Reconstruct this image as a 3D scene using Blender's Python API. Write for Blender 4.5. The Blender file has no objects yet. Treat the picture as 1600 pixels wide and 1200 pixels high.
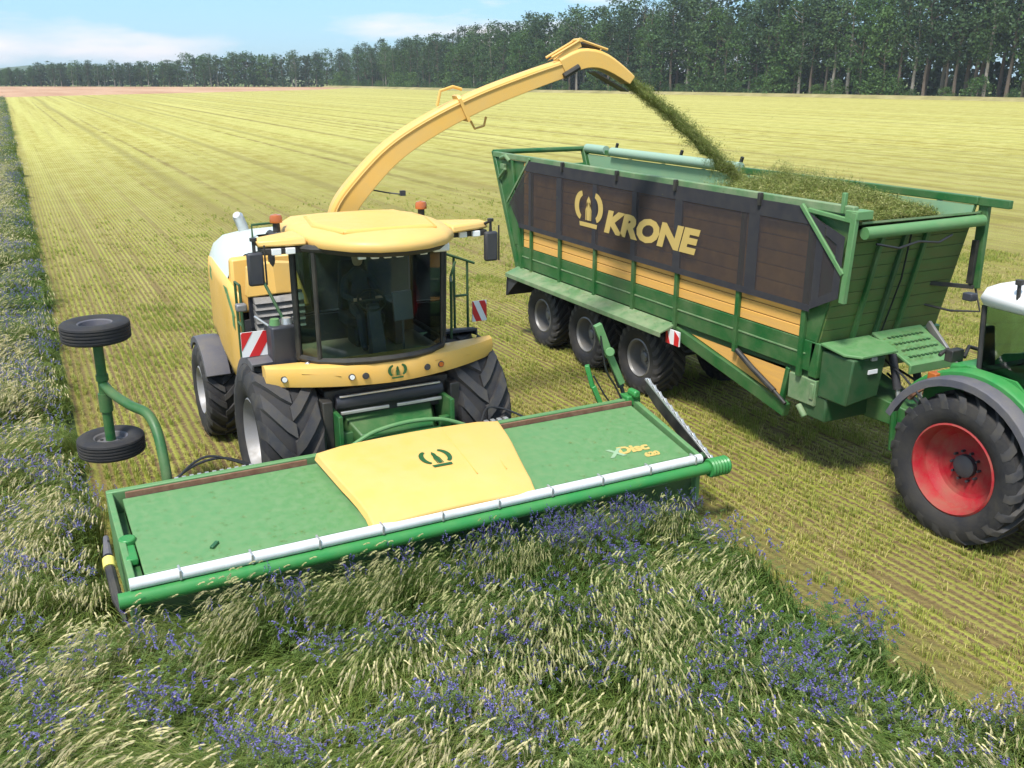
import bpy, bmesh, math, random
import numpy as np
from mathutils import Vector, Matrix, noise

random.seed(7)
RNG = np.random.default_rng(7)
S = bpy.context.scene
COL = S.collection

# ------------------------------------------------------------------ camera, sky, sun, exposure
cam_data = bpy.data.cameras.new("camera")
cam = bpy.data.objects.new("camera", cam_data)
COL.objects.link(cam)
cam_data.sensor_width = 36.0
cam_data.lens = 33.07
cam_data.clip_end = 6000.0
CAM_H = 5.8
right = Vector((0.8882, -0.4595, 0.0)).normalized()
pitch = math.radians(18.117)
hor = Vector((0.4595, 0.8882, 0.0)).normalized()
fwd = hor * math.cos(pitch) - Vector((0, 0, 1)) * math.sin(pitch)
upv = right.cross(fwd)
cam.matrix_world = Matrix(((right.x, upv.x, -fwd.x, 0), (right.y, upv.y, -fwd.y, 0), (right.z, upv.z, -fwd.z, CAM_H), (0, 0, 0, 1)))
S.camera = cam

SUN_AZ = math.radians(236.0)     # measured from +Y towards +X
SUN_EL = math.radians(60.0)
world = bpy.data.worlds.new("World")
S.world = world
world.use_nodes = True
wn, wl = world.node_tree.nodes, world.node_tree.links
wn.clear()
w_out = wn.new("ShaderNodeOutputWorld")
w_bg = wn.new("ShaderNodeBackground")
w_sky = wn.new("ShaderNodeTexSky")
w_sky.sky_type = 'NISHITA'
w_sky.sun_disc = False
w_sky.sun_elevation = SUN_EL
w_sky.sun_rotation = SUN_AZ
w_sky.altitude = 0
w_sky.air_density = 1.0
w_sky.dust_density = 0.6
w_sky.ozone_density = 2.0
w_tc = wn.new("ShaderNodeTexCoord")
w_map = wn.new("ShaderNodeMapping")
w_map.inputs['Scale'].default_value = (1.5, 1.5, 7.5)
w_map.inputs['Location'].default_value = (7.54, 12.62, 1.98)
w_n = wn.new("ShaderNodeTexNoise")
w_n.inputs['Scale'].default_value = 2.1
w_n.inputs['Detail'].default_value = 7
w_n.inputs['Roughness'].default_value = 0.52
w_r = wn.new("ShaderNodeValToRGB")
w_r.color_ramp.elements[0].position = 0.49
w_r.color_ramp.elements[1].position = 0.61
w_mix = wn.new("ShaderNodeMixRGB")
w_mix.inputs[2].default_value = (2.95, 2.88, 3.02, 1)
wl.new(w_tc.outputs['Generated'], w_map.inputs['Vector'])
wl.new(w_map.outputs[0], w_n.inputs['Vector'])
wl.new(w_n.outputs[0], w_r.inputs[0])
wl.new(w_r.outputs[0], w_mix.inputs[0])
w_tint = wn.new("ShaderNodeMixRGB")
w_tint.blend_type = 'MULTIPLY'
w_tint.inputs[0].default_value = 1.0
w_tint.inputs[2].default_value = (0.36, 0.46, 0.60, 1)
wl.new(w_sky.outputs[0], w_tint.inputs[1])
w_blue = wn.new("ShaderNodeMixRGB")          # flat blue mixed in to set the clear sky's colour
w_blue.inputs[0].default_value = 0.6
w_blue.inputs[2].default_value = (1.15, 2.05, 2.65, 1)
wl.new(w_tint.outputs[0], w_blue.inputs[1])
wl.new(w_blue.outputs[0], w_mix.inputs[1])
wl.new(w_mix.outputs[0], w_bg.inputs['Color'])
w_bg.inputs['Strength'].default_value = 0.15
wl.new(w_bg.outputs[0], w_out.inputs[0])

sun_data = bpy.data.lights.new("sun", 'SUN')
sun_data.energy = 2.25
sun_data.angle = math.radians(11)
sun_data.color = (1.0, 0.95, 0.86)
sun = bpy.data.objects.new("sun", sun_data)
COL.objects.link(sun)
sun_dir = Vector((math.sin(SUN_AZ) * math.cos(SUN_EL), math.cos(SUN_AZ) * math.cos(SUN_EL), math.sin(SUN_EL)))
sun.rotation_euler = sun_dir.to_track_quat('Z', 'Y').to_euler()

S.view_settings.view_transform = 'Standard'
S.view_settings.look = 'None'
S.view_settings.exposure = 1.32
S.view_settings.gamma = 1.0
S.view_settings.use_curve_mapping = False
S.cycles.max_bounces = 8
S.cycles.transparent_max_bounces = 12
S.cycles.use_denoising = True

# ------------------------------------------------------------------ materials
def _mix(nt, a, b, fac, blend='MIX'):
    n = nt.nodes.new("ShaderNodeMixRGB")
    n.blend_type = blend
    for s, v in ((1, a), (2, b)):
        if isinstance(v, (tuple, list)):
            n.inputs[s].default_value = (*v[:3], 1)
        else:
            nt.links.new(v, n.inputs[s])
    if isinstance(fac, (int, float)):
        n.inputs[0].default_value = fac
    else:
        nt.links.new(fac, n.inputs[0])
    return n.outputs[0]

def _noise(nt, scale, detail=4, rough=0.55, vec=None, lo=0.35, hi=0.65, coords='Object', stretch=None):
    tc = nt.nodes.new("ShaderNodeTexCoord")
    v = tc.outputs[coords]
    if stretch:
        m = nt.nodes.new("ShaderNodeMapping")
        m.inputs['Scale'].default_value = stretch
        nt.links.new(v, m.inputs['Vector'])
        v = m.outputs[0]
    n = nt.nodes.new("ShaderNodeTexNoise")
    n.inputs['Scale'].default_value = scale
    n.inputs['Detail'].default_value = detail
    n.inputs['Roughness'].default_value = rough
    nt.links.new(v, n.inputs['Vector'])
    mr = nt.nodes.new("ShaderNodeMapRange")
    mr.inputs['From Min'].default_value = lo
    mr.inputs['From Max'].default_value = hi
    nt.links.new(n.outputs[0], mr.inputs['Value'])
    return mr.outputs[0]

def mat(name, color, rough=0.5, metal=0.0, dirt=None, dirt_amt=0.5, dirt_scale=3.0, bump=0.0, bump_scale=60, spec=0.5, stretch=None, coat=0.0):
    m = bpy.data.materials.new(name)
    m.use_nodes = True
    nt = m.node_tree
    b = nt.nodes['Principled BSDF']
    b.inputs['Roughness'].default_value = rough
    b.inputs['Metallic'].default_value = metal
    b.inputs['Specular IOR Level'].default_value = spec
    b.inputs['Coat Weight'].default_value = coat
    c = tuple(color)
    if dirt:
        f = _noise(nt, dirt_scale, 6, 0.65, lo=0.38, hi=0.72, stretch=stretch)
        mm = nt.nodes.new("ShaderNodeMath"); mm.operation = 'MULTIPLY'
        nt.links.new(f, mm.inputs[0]); mm.inputs[1].default_value = dirt_amt
        o = _mix(nt, c, dirt, mm.outputs[0])
        f2 = _noise(nt, dirt_scale * 14, 3, 0.6, lo=0.55, hi=0.75)
        mm2 = nt.nodes.new("ShaderNodeMath"); mm2.operation = 'MULTIPLY'
        nt.links.new(f2, mm2.inputs[0]); mm2.inputs[1].default_value = dirt_amt * 0.5
        o = _mix(nt, o, dirt, mm2.outputs[0])
        nt.links.new(o, b.inputs['Base Color'])
        rr = nt.nodes.new("ShaderNodeMapRange")
        rr.inputs['To Min'].default_value = rough
        rr.inputs['To Max'].default_value = min(0.95, rough + 0.35)
        nt.links.new(f, rr.inputs['Value'])
        nt.links.new(rr.outputs[0], b.inputs['Roughness'])
    else:
        b.inputs['Base Color'].default_value = (*c, 1)
    if bump:
        tc = nt.nodes.new("ShaderNodeTexCoord")
        n = nt.nodes.new("ShaderNodeTexNoise")
        n.inputs['Scale'].default_value = bump_scale
        n.inputs['Detail'].default_value = 4
        nt.links.new(tc.outputs['Object'], n.inputs['Vector'])
        bp = nt.nodes.new("ShaderNodeBump")
        bp.inputs['Strength'].default_value = bump
        bp.inputs['Distance'].default_value = 0.02
        nt.links.new(n.outputs[0], bp.inputs['Height'])
        nt.links.new(bp.outputs[0], b.inputs['Normal'])
    return m

DUST = (0.30, 0.26, 0.15)
M = {}
M['yellow'] = mat("yellow_paint", (0.74, 0.44, 0.10), 0.35, dirt=(0.55, 0.42, 0.20), dirt_amt=0.35, dirt_scale=1.6)
M['yellow_cover'] = mat("yellow_cover_paint", (0.74, 0.455, 0.125), 0.40, dirt=(0.58, 0.43, 0.20), dirt_amt=0.45, dirt_scale=2.3)
M['header_green'] = mat("header_green_paint", (0.098, 0.245, 0.088), 0.45, dirt=(0.23, 0.29, 0.16), dirt_amt=0.32, dirt_scale=9, bump=0.04, bump_scale=9)  # pale from dust, with the sky's gloss put into the colour too
M['green'] = mat("green_paint", (0.015, 0.110, 0.028), 0.36, dirt=(0.16, 0.19, 0.08), dirt_amt=0.5, dirt_scale=2.0)
M['green_light'] = mat("dusty_green_paint", (0.10, 0.21, 0.085), 0.5, dirt=(0.30, 0.32, 0.20), dirt_amt=0.7, dirt_scale=3.0)
M['green_bright'] = mat("bright_green_paint", (0.03, 0.23, 0.055), 0.34, dirt=(0.12, 0.25, 0.07), dirt_amt=0.3, dirt_scale=3.0)
M['green_inside'] = mat("inner_wall_green", (0.20, 0.36, 0.22), 0.45, dirt=(0.30, 0.38, 0.20), dirt_amt=0.6, dirt_scale=1.2)
M['dark_green'] = mat("dark_green_paint", (0.02, 0.085, 0.03), 0.45, dirt=(0.10, 0.11, 0.05), dirt_amt=0.5, dirt_scale=3.0)
M['front_green'] = mat("silage_stained_green", (0.07, 0.145, 0.035), 0.55, dirt=(0.15, 0.14, 0.045), dirt_amt=0.8, dirt_scale=2.0, stretch=(1, 1, 4))
M['white_hood'] = mat("white_paint", (0.52, 0.58, 0.56), 0.3, dirt=(0.45, 0.50, 0.42), dirt_amt=0.4, dirt_scale=1.4)  # white with its greenish reflections mixed into the colour
M['white'] = mat("roof_white", (0.82, 0.82, 0.82), 0.3, dirt=(0.6, 0.58, 0.5), dirt_amt=0.25)
M['fender'] = mat("grey_fender_plastic", (0.085, 0.085, 0.112), 0.5, dirt=DUST, dirt_amt=0.25, dirt_scale=2.5)
M['black'] = mat("black_steel", (0.018, 0.018, 0.02), 0.45, dirt=(0.09, 0.08, 0.055), dirt_amt=0.5, dirt_scale=4)
M['charcoal'] = mat("charcoal_plastic", (0.032, 0.033, 0.045), 0.45, dirt=(0.10, 0.095, 0.07), dirt_amt=0.3, dirt_scale=4)
M['tyre'] = mat("tyre_rubber", (0.022, 0.022, 0.027), 0.68, dirt=(0.085, 0.075, 0.055), dirt_amt=0.4, dirt_scale=4.5, bump=0.15, bump_scale=30, spec=0.35)
M['rim_grey'] = mat("grey_rim", (0.23, 0.23, 0.24), 0.4, metal=0.3, dirt=(0.20, 0.17, 0.12), dirt_amt=0.5, dirt_scale=3)
M['rim_silver'] = mat("silver_rim", (0.30, 0.30, 0.32), 0.4, metal=0.3, dirt=(0.25, 0.22, 0.16), dirt_amt=0.5, dirt_scale=3)
M['rim_red'] = mat("red_rim", (0.36, 0.012, 0.024), 0.5, spec=0.3, dirt=(0.26, 0.12, 0.08), dirt_amt=0.75, dirt_scale=3)
M['steel'] = mat("bare_steel", (0.62, 0.63, 0.64), 0.3, metal=0.7, dirt=(0.38, 0.36, 0.30), dirt_amt=0.4, dirt_scale=6)
M['silver_bar'] = mat("galvanised_bar", (0.74, 0.77, 0.79), 0.4, metal=0.15, dirt=(0.45, 0.47, 0.38), dirt_amt=0.5, dirt_scale=7)
M['rust'] = mat("rusty_rubber_flap", (0.17, 0.075, 0.045), 0.8, dirt=(0.30, 0.20, 0.12), dirt_amt=0.6, dirt_scale=8)
M['red'] = mat("red_reflector", (0.62, 0.02, 0.025), 0.4)
M['refl_white'] = mat("white_reflector", (0.82, 0.82, 0.84), 0.4)
M['orange'] = mat("orange_lens", (0.42, 0.11, 0.02), 0.25, coat=0.4)
M['lamp_lens'] = mat("clear_lamp_lens", (0.85, 0.87, 0.88), 0.15, coat=0.6)
M['gold'] = mat("gold_print", (0.56, 0.40, 0.12), 0.5, dirt=(0.55, 0.40, 0.14), dirt_amt=0.3)
M['pale_print'] = mat("pale_print", (0.28, 0.42, 0.26), 0.5)
M['emblem'] = mat("emblem_green", (0.02, 0.10, 0.035), 0.4)
M['plank'] = mat("yellow_side_board", (0.78, 0.43, 0.10), 0.42, dirt=(0.55, 0.30, 0.12), dirt_amt=0.5, dirt_scale=2.5, stretch=(1, 0.4, 5))
M['rolled'] = mat('rolled_sheet', (0.27, 0.40, 0.31), 0.5, dirt=(0.3, 0.4, 0.28), dirt_amt=0.5)
M['hose'] = mat("rubber_hose", (0.02, 0.02, 0.022), 0.4)
M['seat'] = mat("dark_seat_cloth", (0.03, 0.03, 0.035), 0.8)
M['screen'] = mat("console_plastic", (0.06, 0.08, 0.11), 0.35)
M['floor_mat'] = mat("cab_floor", (0.24, 0.20, 0.14), 0.7)  # floor colour lightened to brighten the cab interior
M['skin'] = mat("skin", (0.55, 0.32, 0.22), 0.55)
M['shirt'] = mat("dark_shirt", (0.03, 0.04, 0.055), 0.85)
M['mirror'] = mat("mirror_glass", (0.75, 0.77, 0.8), 0.05, metal=1.0)
M['yellow_tape'] = mat("yellow_band", (0.80, 0.66, 0.15), 0.5)

def glass_mat(name, tint, refl=1.0, trans=0.6):
    m = bpy.data.materials.new(name); m.use_nodes = True
    nt = m.node_tree; nt.nodes.clear()
    o = nt.nodes.new("ShaderNodeOutputMaterial")
    t = nt.nodes.new("ShaderNodeBsdfTransparent"); t.inputs[0].default_value = (*tint, 1)
    g = nt.nodes.new("ShaderNodeBsdfGlossy"); g.inputs['Roughness'].default_value = 0.03
    f = nt.nodes.new("ShaderNodeFresnel"); f.inputs[0].default_value = 1.5
    mx = nt.nodes.new("ShaderNodeMixShader")
    nt.links.new(f.outputs[0], mx.inputs[0]); nt.links.new(t.outputs[0], mx.inputs[1]); nt.links.new(g.outputs[0], mx.inputs[2])
    nt.links.new(mx.outputs[0], o.inputs[0])
    return m
M['glass'] = glass_mat("tinted_cab_glass", (0.62, 0.77, 0.74))
M['glass_clear'] = glass_mat("cab_glass", (0.55, 0.72, 0.62))

def net_mat():
    m = bpy.data.materials.new("black_mesh_net"); m.use_nodes = True
    nt = m.node_tree; nt.nodes.clear()
    o = nt.nodes.new("ShaderNodeOutputMaterial")
    t = nt.nodes.new("ShaderNodeBsdfTransparent")
    d = nt.nodes.new("ShaderNodeBsdfDiffuse"); d.inputs[0].default_value = (0.068, 0.058, 0.062, 1)
    f = _noise(nt, 2.2, 5, 0.6, lo=0.3, hi=0.7)
    mr = nt.nodes.new("ShaderNodeMapRange"); mr.inputs['To Min'].default_value = 0.48; mr.inputs['To Max'].default_value = 0.60
    nt.links.new(f, mr.inputs['Value'])
    mx = nt.nodes.new("ShaderNodeMixShader")
    nt.links.new(mr.outputs[0], mx.inputs[0]); nt.links.new(t.outputs[0], mx.inputs[1]); nt.links.new(d.outputs[0], mx.inputs[2])
    nt.links.new(mx.outputs[0], o.inputs[0])
    return m
M['net'] = net_mat()
M['net_band'] = mat("dark_net_webbing", (0.022, 0.022, 0.03), 0.8, dirt=(0.07, 0.065, 0.055), dirt_amt=0.4, dirt_scale=6)

def leaf_mat(name, c1, c2, transl=0.35, tint_attr=True, scale=0.6, rough=0.6, c3=None):
    m = bpy.data.materials.new(name); m.use_nodes = True
    nt = m.node_tree; nt.nodes.clear()
    o = nt.nodes.new("ShaderNodeOutputMaterial")
    if tint_attr:
        at = nt.nodes.new("ShaderNodeAttribute"); at.attribute_type = 'INSTANCER'; at.attribute_name = 'tint'
        fac = at.outputs['Fac']
    else:
        oi = nt.nodes.new("ShaderNodeObjectInfo"); fac = oi.outputs['Random']
    col = _mix(nt, c1, c2, fac)
    geo = nt.nodes.new("ShaderNodeNewGeometry")
    hv = nt.nodes.new("ShaderNodeMapRange"); hv.inputs['To Min'].default_value = 0.62; hv.inputs['To Max'].default_value = 1.35
    nt.links.new(geo.outputs['Random Per Island'], hv.inputs['Value'])
    cc = nt.nodes.new("ShaderNodeVectorMath"); cc.operation = 'SCALE'
    nt.links.new(col, cc.inputs[0]); nt.links.new(hv.outputs[0], cc.inputs['Scale'])
    d = nt.nodes.new("ShaderNodeBsdfPrincipled")
    d.inputs['Roughness'].default_value = rough
    d.inputs['Specular IOR Level'].default_value = 0.25
    t = nt.nodes.new("ShaderNodeBsdfTranslucent")
    nt.links.new(cc.outputs[0], d.inputs['Base Color'])
    nt.links.new(cc.outputs[0], t.inputs[0])
    mx = nt.nodes.new("ShaderNodeMixShader"); mx.inputs[0].default_value = transl
    nt.links.new(d.outputs[0], mx.inputs[1]); nt.links.new(t.outputs[0], mx.inputs[2])
    nt.links.new(mx.outputs[0], o.inputs[0])
    return m
M['ear'] = leaf_mat("rye_ear", (0.42, 0.43, 0.18), (0.66, 0.59, 0.34), 0.35)
M['stalk'] = leaf_mat("grass_stalk", (0.15, 0.235, 0.05), (0.32, 0.36, 0.10), 0.35)
M['blade'] = leaf_mat("grass_blade", (0.085, 0.175, 0.030), (0.23, 0.32, 0.07), 0.42)
M['vetch_leaf'] = leaf_mat("vetch_leaf", (0.085, 0.16, 0.04), (0.17, 0.24, 0.06), 0.4)
M['vetch_flower'] = leaf_mat("vetch_flower", (0.115, 0.10, 0.34), (0.225, 0.205, 0.475), 0.3)
M['stub_green'] = leaf_mat("stubble_green", (0.24, 0.31, 0.05), (0.46, 0.44, 0.115), 0.4)
M['stub_straw'] = leaf_mat("stubble_straw", (0.42, 0.36, 0.12), (0.56, 0.48, 0.22), 0.3)
M['chop'] = leaf_mat("chopped_green", (0.13, 0.185, 0.03), (0.26, 0.29, 0.08), 0.35)
M['chop_pale'] = leaf_mat("chopped_pale", (0.25, 0.27, 0.09), (0.38, 0.36, 0.16), 0.3)
M['pine'] = leaf_mat("pine_needles", (0.042, 0.082, 0.038), (0.070, 0.122, 0.048), 0.2, False)
M['birch_leaf'] = leaf_mat("birch_leaves", (0.06, 0.115, 0.042), (0.09, 0.155, 0.055), 0.28, False)
M['broad_leaf'] = leaf_mat("broad_leaves", (0.052, 0.115, 0.034), (0.10, 0.18, 0.045), 0.28, False)
M['bark_pale'] = mat("pale_bark", (0.30, 0.27, 0.235), 0.8, dirt=(0.14, 0.12, 0.10), dirt_amt=0.8, dirt_scale=0.5)
M['bark'] = mat("brown_bark", (0.13, 0.10, 0.08), 0.9, dirt=(0.22, 0.17, 0.13), dirt_amt=0.6, dirt_scale=0.5)
M['wood_dark'] = mat("wood_interior", (0.018, 0.030, 0.018), 0.9)

# ------------------------------------------------------------------ mesh helpers
class MB:
    def __init__(self):
        self.v = []; self.f = []; self.m = []
    def add(self, verts, faces, mi=0):
        o = len(self.v)
        self.v.extend([tuple(p) for p in verts])
        for f in faces:
            self.f.append(tuple(i + o for i in f)); self.m.append(mi)
        return self
    def box(self, x0, x1, y0, y1, z0, z1, mi=0):
        v = [(x0, y0, z0), (x1, y0, z0), (x1, y1, z0), (x0, y1, z0), (x0, y0, z1), (x1, y0, z1), (x1, y1, z1), (x0, y1, z1)]
        return self.add(v, [(3, 2, 1, 0), (4, 5, 6, 7), (0, 1, 5, 4), (1, 2, 6, 5), (2, 3, 7, 6), (3, 0, 4, 7)], mi)
    def hexa(self, b, t, mi=0):      # bottom ring of n points, top ring of n points
        n = len(b)
        f = [tuple(reversed(range(n))), tuple(range(n, 2 * n))]
        f += [(i, (i + 1) % n, n + (i + 1) % n, n + i) for i in range(n)]
        return self.add(list(b) + list(t), f, mi)
    def bar(self, p, q, w, h, mi=0, up=(0, 0, 1)):   # rectangular beam
        p = Vector(p); q = Vector(q); d = (q - p).normalized()
        u = Vector(up)
        if abs(d.dot(u)) > 0.98: u = Vector((0, 1, 0))
        s = d.cross(u).normalized() * (w / 2); t = s.cross(d).normalized() * (h / 2)
        return self.hexa([p - s - t, p + s - t, p + s + t, p - s + t], [q - s - t, q + s - t, q + s + t, q - s + t], mi)
    def tube(self, pts, r, n=10, mi=0, cap=True):
        pts = [Vector(p) for p in pts]
        rs = r if isinstance(r, (list, tuple)) else [r] * len(pts)
        rings = []; prev = None
        for i, p in enumerate(pts):
            d = (pts[min(i + 1, len(pts) - 1)] - pts[max(i - 1, 0)]).normalized()
            if prev is None:
                a = Vector((0, 0, 1)) if abs(d.z) < 0.9 else Vector((1, 0, 0))
                s = d.cross(a).normalized()
            else:
                s = (prev - d * prev.dot(d)).normalized()
            prev = s; t = d.cross(s)
            rings.append([p + (s * math.cos(2 * math.pi * k / n) + t * math.sin(2 * math.pi * k / n)) * rs[i] for k in range(n)])
        v = [p for rg in rings for p in rg]; f = []
        for i in range(len(rings) - 1):
            for k in range(n):
                f.append((i * n + k, i * n + (k + 1) % n, (i + 1) * n + (k + 1) % n, (i + 1) * n + k))
        if cap:
            f.append(tuple(reversed(range(n)))); f.append(tuple((len(rings) - 1) * n + k for k in range(n)))
        return self.add(v, f, mi)
    def lathe_x(self, prof, n=48, mi=0, closed=False):   # prof: (x, r) round the X axis
        v = []; f = []
        for (x, r) in prof:
            for k in range(n):
                a = 2 * math.pi * k / n
                v.append((x, r * math.cos(a), r * math.sin(a)))
        L = len(prof)
        for i in range(L - 1 + (1 if closed else 0)):
            j = (i + 1) % L
            for k in range(n):
                f.append((i * n + k, i * n + (k + 1) % n, j * n + (k + 1) % n, j * n + k))
        return self.add(v, f, mi)
    def slab(self, poly, nrm, thick, mi=0):   # flat 3D polygon extruded along nrm
        nv = Vector(nrm).normalized() * thick
        b = [Vector(p) for p in poly]
        return self.hexa(b, [p + nv for p in b], mi)
    def loft(self, rings, mi=0, cap=True, closed=True):
        n = len(rings[0]); v = [p for r in rings for p in r]; f = []
        for i in range(len(rings) - 1):
            for k in range(n if closed else n - 1):
                f.append((i * n + k, i * n + (k + 1) % n, (i + 1) * n + (k + 1) % n, (i + 1) * n + k))
        if cap:
            f.append(tuple(reversed(range(n)))); f.append(tuple((len(rings) - 1) * n + k for k in range(n)))
        return self.add(v, f, mi)
    def mesh(self, name, mats, smooth=35):
        me = bpy.data.meshes.new(name)
        me.from_pydata(self.v, [], self.f)
        for m in (mats if isinstance(mats, (list, tuple)) else [mats]):
            me.materials.append(m)
        if any(self.m): me.polygons.foreach_set('material_index', self.m)
        bm = bmesh.new(); bm.from_mesh(me)
        bmesh.ops.recalc_face_normals(bm, faces=bm.faces)
        bm.to_mesh(me); bm.free()
        if smooth:
            me.polygons.foreach_set('use_smooth', [True] * len(me.polygons))
            me.set_sharp_from_angle(angle=math.radians(smooth))
        me.update()
        return me

WP = {}      # world origin of every parent we attach to
def tag(o, label=None, cat=None, group=None, kind=None):
    if label: o['label'] = label
    if cat: o['category'] = cat
    if group: o['group'] = group
    if kind: o['kind'] = kind
    return o
def thing(name, loc, label, cat, group=None):
    o = bpy.data.objects.new(name, None); COL.objects.link(o)
    o.location = loc; o.empty_display_size = 0.3
    WP[o.name] = Vector(loc)
    return tag(o, label, cat, group)
def link(name, me, parent=None, bevel=0.0, label=None):
    o = bpy.data.objects.new(name, me); COL.objects.link(o)
    if parent is not None:
        o.parent = parent
        o.matrix_parent_inverse = Matrix.Translation(-WP.get(parent.name, Vector((0, 0, 0))))
    WP[o.name] = Vector((0, 0, 0))
    if bevel:
        b = o.modifiers.new("edge", 'BEVEL'); b.width = bevel; b.segments = 2; b.limit_method = 'ANGLE'; b.angle_limit = math.radians(40)
    if label: o['label'] = label
    return o
def part(name, mb, m, parent=None, bevel=0.0, label=None, smooth=35):
    return link(name, mb.mesh(name, m, smooth), parent, bevel, label)
def sub_empty(name, loc, parent):
    o = bpy.data.objects.new(name, None); COL.objects.link(o)
    o.parent = parent; o.matrix_parent_inverse = Matrix.Translation(-WP[parent.name])
    o.location = loc; WP[o.name] = Vector(loc); o.empty_display_size = 0.2
    return o
def local(name, me, parent, bevel=0.0):      # mesh already in the parent's own coordinates
    o = bpy.data.objects.new(name, me); COL.objects.link(o); o.parent = parent
    if bevel:
        b = o.modifiers.new("edge", 'BEVEL'); b.width = bevel; b.segments = 2; b.limit_method = 'ANGLE'; b.angle_limit = math.radians(40)
    return o

def text_mb(txt, size, shear=0.0, bold=0.0):
    cu = bpy.data.curves.new("lettering", 'FONT'); cu.body = txt; cu.size = size; cu.shear = shear; cu.offset = bold
    cu.resolution_u = 3
    ob = bpy.data.objects.new("lettering", cu); COL.objects.link(ob)
    me = bpy.data.meshes.new_from_object(ob)
    vs = [(v.co.x, v.co.y) for v in me.vertices]; fs = [tuple(p.vertices) for p in me.polygons]
    bpy.data.objects.remove(ob); bpy.data.curves.remove(cu); bpy.data.meshes.remove(me)
    return vs, fs
def place2d(mb, vs, fs, org, u, v, n, off=0.004, mi=0):
    org, u, v = Vector(org), Vector(u).normalized(), Vector(v).normalized()
    n = Vector(n).normalized()
    a = [org + u * x + v * y + n * off for x, y in vs]
    mb.add(a, fs, mi)
def crown_2d(w, h):
    """three-pronged crown mark: two outer arcs, a middle bar and a base bar, centred on the origin"""
    vs, fs = [], []
    def band(pts, wd):
        o = len(vs)
        for i, (x, y) in enumerate(pts):
            a = pts[max(i - 1, 0)]; b = pts[min(i + 1, len(pts) - 1)]
            dx, dy = b[0] - a[0], b[1] - a[1]; L = math.hypot(dx, dy) or 1
            k = wd * (0.55 + 0.45 * math.sin(math.pi * (i + 0.6) / len(pts)))
            vs.append((x - dy / L * k, y + dx / L * k)); vs.append((x + dy / L * k, y - dx / L * k))
        for i in range(len(pts) - 1):
            fs.append((o + 2 * i, o + 2 * i + 1, o + 2 * i + 3, o + 2 * i + 2))
    for s in (-1, 1):
        band([(s * w * (0.20 + 0.28 * math.cos(a)), h * (0.12 + 0.38 * math.sin(a))) for a in [math.radians(d) for d in range(-66, 79, 12)]], w * 0.090)
        band([(s * w * 0.10, -h * 0.28), (s * w * 0.10, h * 0.02), (s * w * 0.03, h * 0.25)], w * 0.02)
    o = len(vs)
    vs.extend([(-w * 0.065, -h * 0.28), (w * 0.065, -h * 0.28), (w * 0.075, h * 0.30), (0, h * 0.44), (-w * 0.075, h * 0.30)])
    fs.append((o, o + 1, o + 2, o + 3, o + 4))
    o = len(vs)
    vs.extend([(-w * 0.34, -h * 0.48), (w * 0.34, -h * 0.48), (w * 0.36, -h * 0.35), (-w * 0.36, -h * 0.35)])
    fs.append((o, o + 1, o + 2, o + 3))
    return vs, fs

def interp(x, xs, ys):
    return float(np.interp(x, xs, ys))

# ------------------------------------------------------------------ wheels
M['tyre_lug'] = mat('lit_tread_rubber', (0.030, 0.030, 0.037), 0.60, dirt=(0.11, 0.095, 0.065), dirt_amt=0.5, dirt_scale=6)  # dusty lugs coloured lighter to paint in the light on the tread faces
def tyre_mesh(name, R, w, rimR, lugs, lug_h=0.05, lug_w=0.085, sweep=0.42, sgn=1, material=None):
    mb = MB(); hw = w / 2
    Rb = R - lug_h
    sh = Rb - rimR
    half = [(-hw * 0.80, rimR), (-hw * 0.90, rimR + sh * 0.10), (-hw, rimR + sh * 0.45), (-hw * 0.985, rimR + sh * 0.72), (-hw * 0.90, Rb - 0.02), (-hw * 0.6, Rb), (0, Rb + 0.006)]
    prof = half + [(-x, r) for x, r in reversed(half[:-1])]
    mb.lathe_x(prof, 56)
    def rad(ax):
        return interp(abs(ax), [0, hw * 0.6, hw * 0.9, hw * 0.985, hw], [R, R - 0.004, R - 0.018, Rb - sh * 0.18, Rb - sh * 0.4])
    def base(ax):
        return interp(abs(ax), [0, hw * 0.6, hw * 0.9, hw * 0.985, hw * 1.02], [Rb, Rb - 0.004, Rb - 0.03, Rb - sh * 0.28, Rb - sh * 0.45])
    for i in range(lugs):
        for s in (-1, 1):
            t0 = 2 * math.pi * (i + (0.5 if s > 0 else 0)) / lugs
            st = [(-0.04, 0.0), (0.25, 0.20), (0.55, 0.50), (0.82, 0.80), (0.97, 1.0), (1.0, 1.03)]
            rings = []
            for (fx, ft) in st:
                x = s * hw * fx; th = t0 + sgn * ft * sweep * (w / R)
                hwid = lug_w / 2 * (1.0 + 0.35 * max(fx, 0)) / R
                r1, r0 = rad(x), base(x) - 0.02
                rings.append([(x, r0 * math.cos(th - hwid * 1.25), r0 * math.sin(th - hwid * 1.25)), (x, r1 * math.cos(th - hwid), r1 * math.sin(th - hwid)),
                              (x, r1 * math.cos(th + hwid), r1 * math.sin(th + hwid)), (x, r0 * math.cos(th + hwid * 1.25), r0 * math.sin(th + hwid * 1.25))])
            mb.loft(rings, 1)
    return mb.mesh(name, [material or M['tyre'], M['tyre_lug']], 30)

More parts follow.
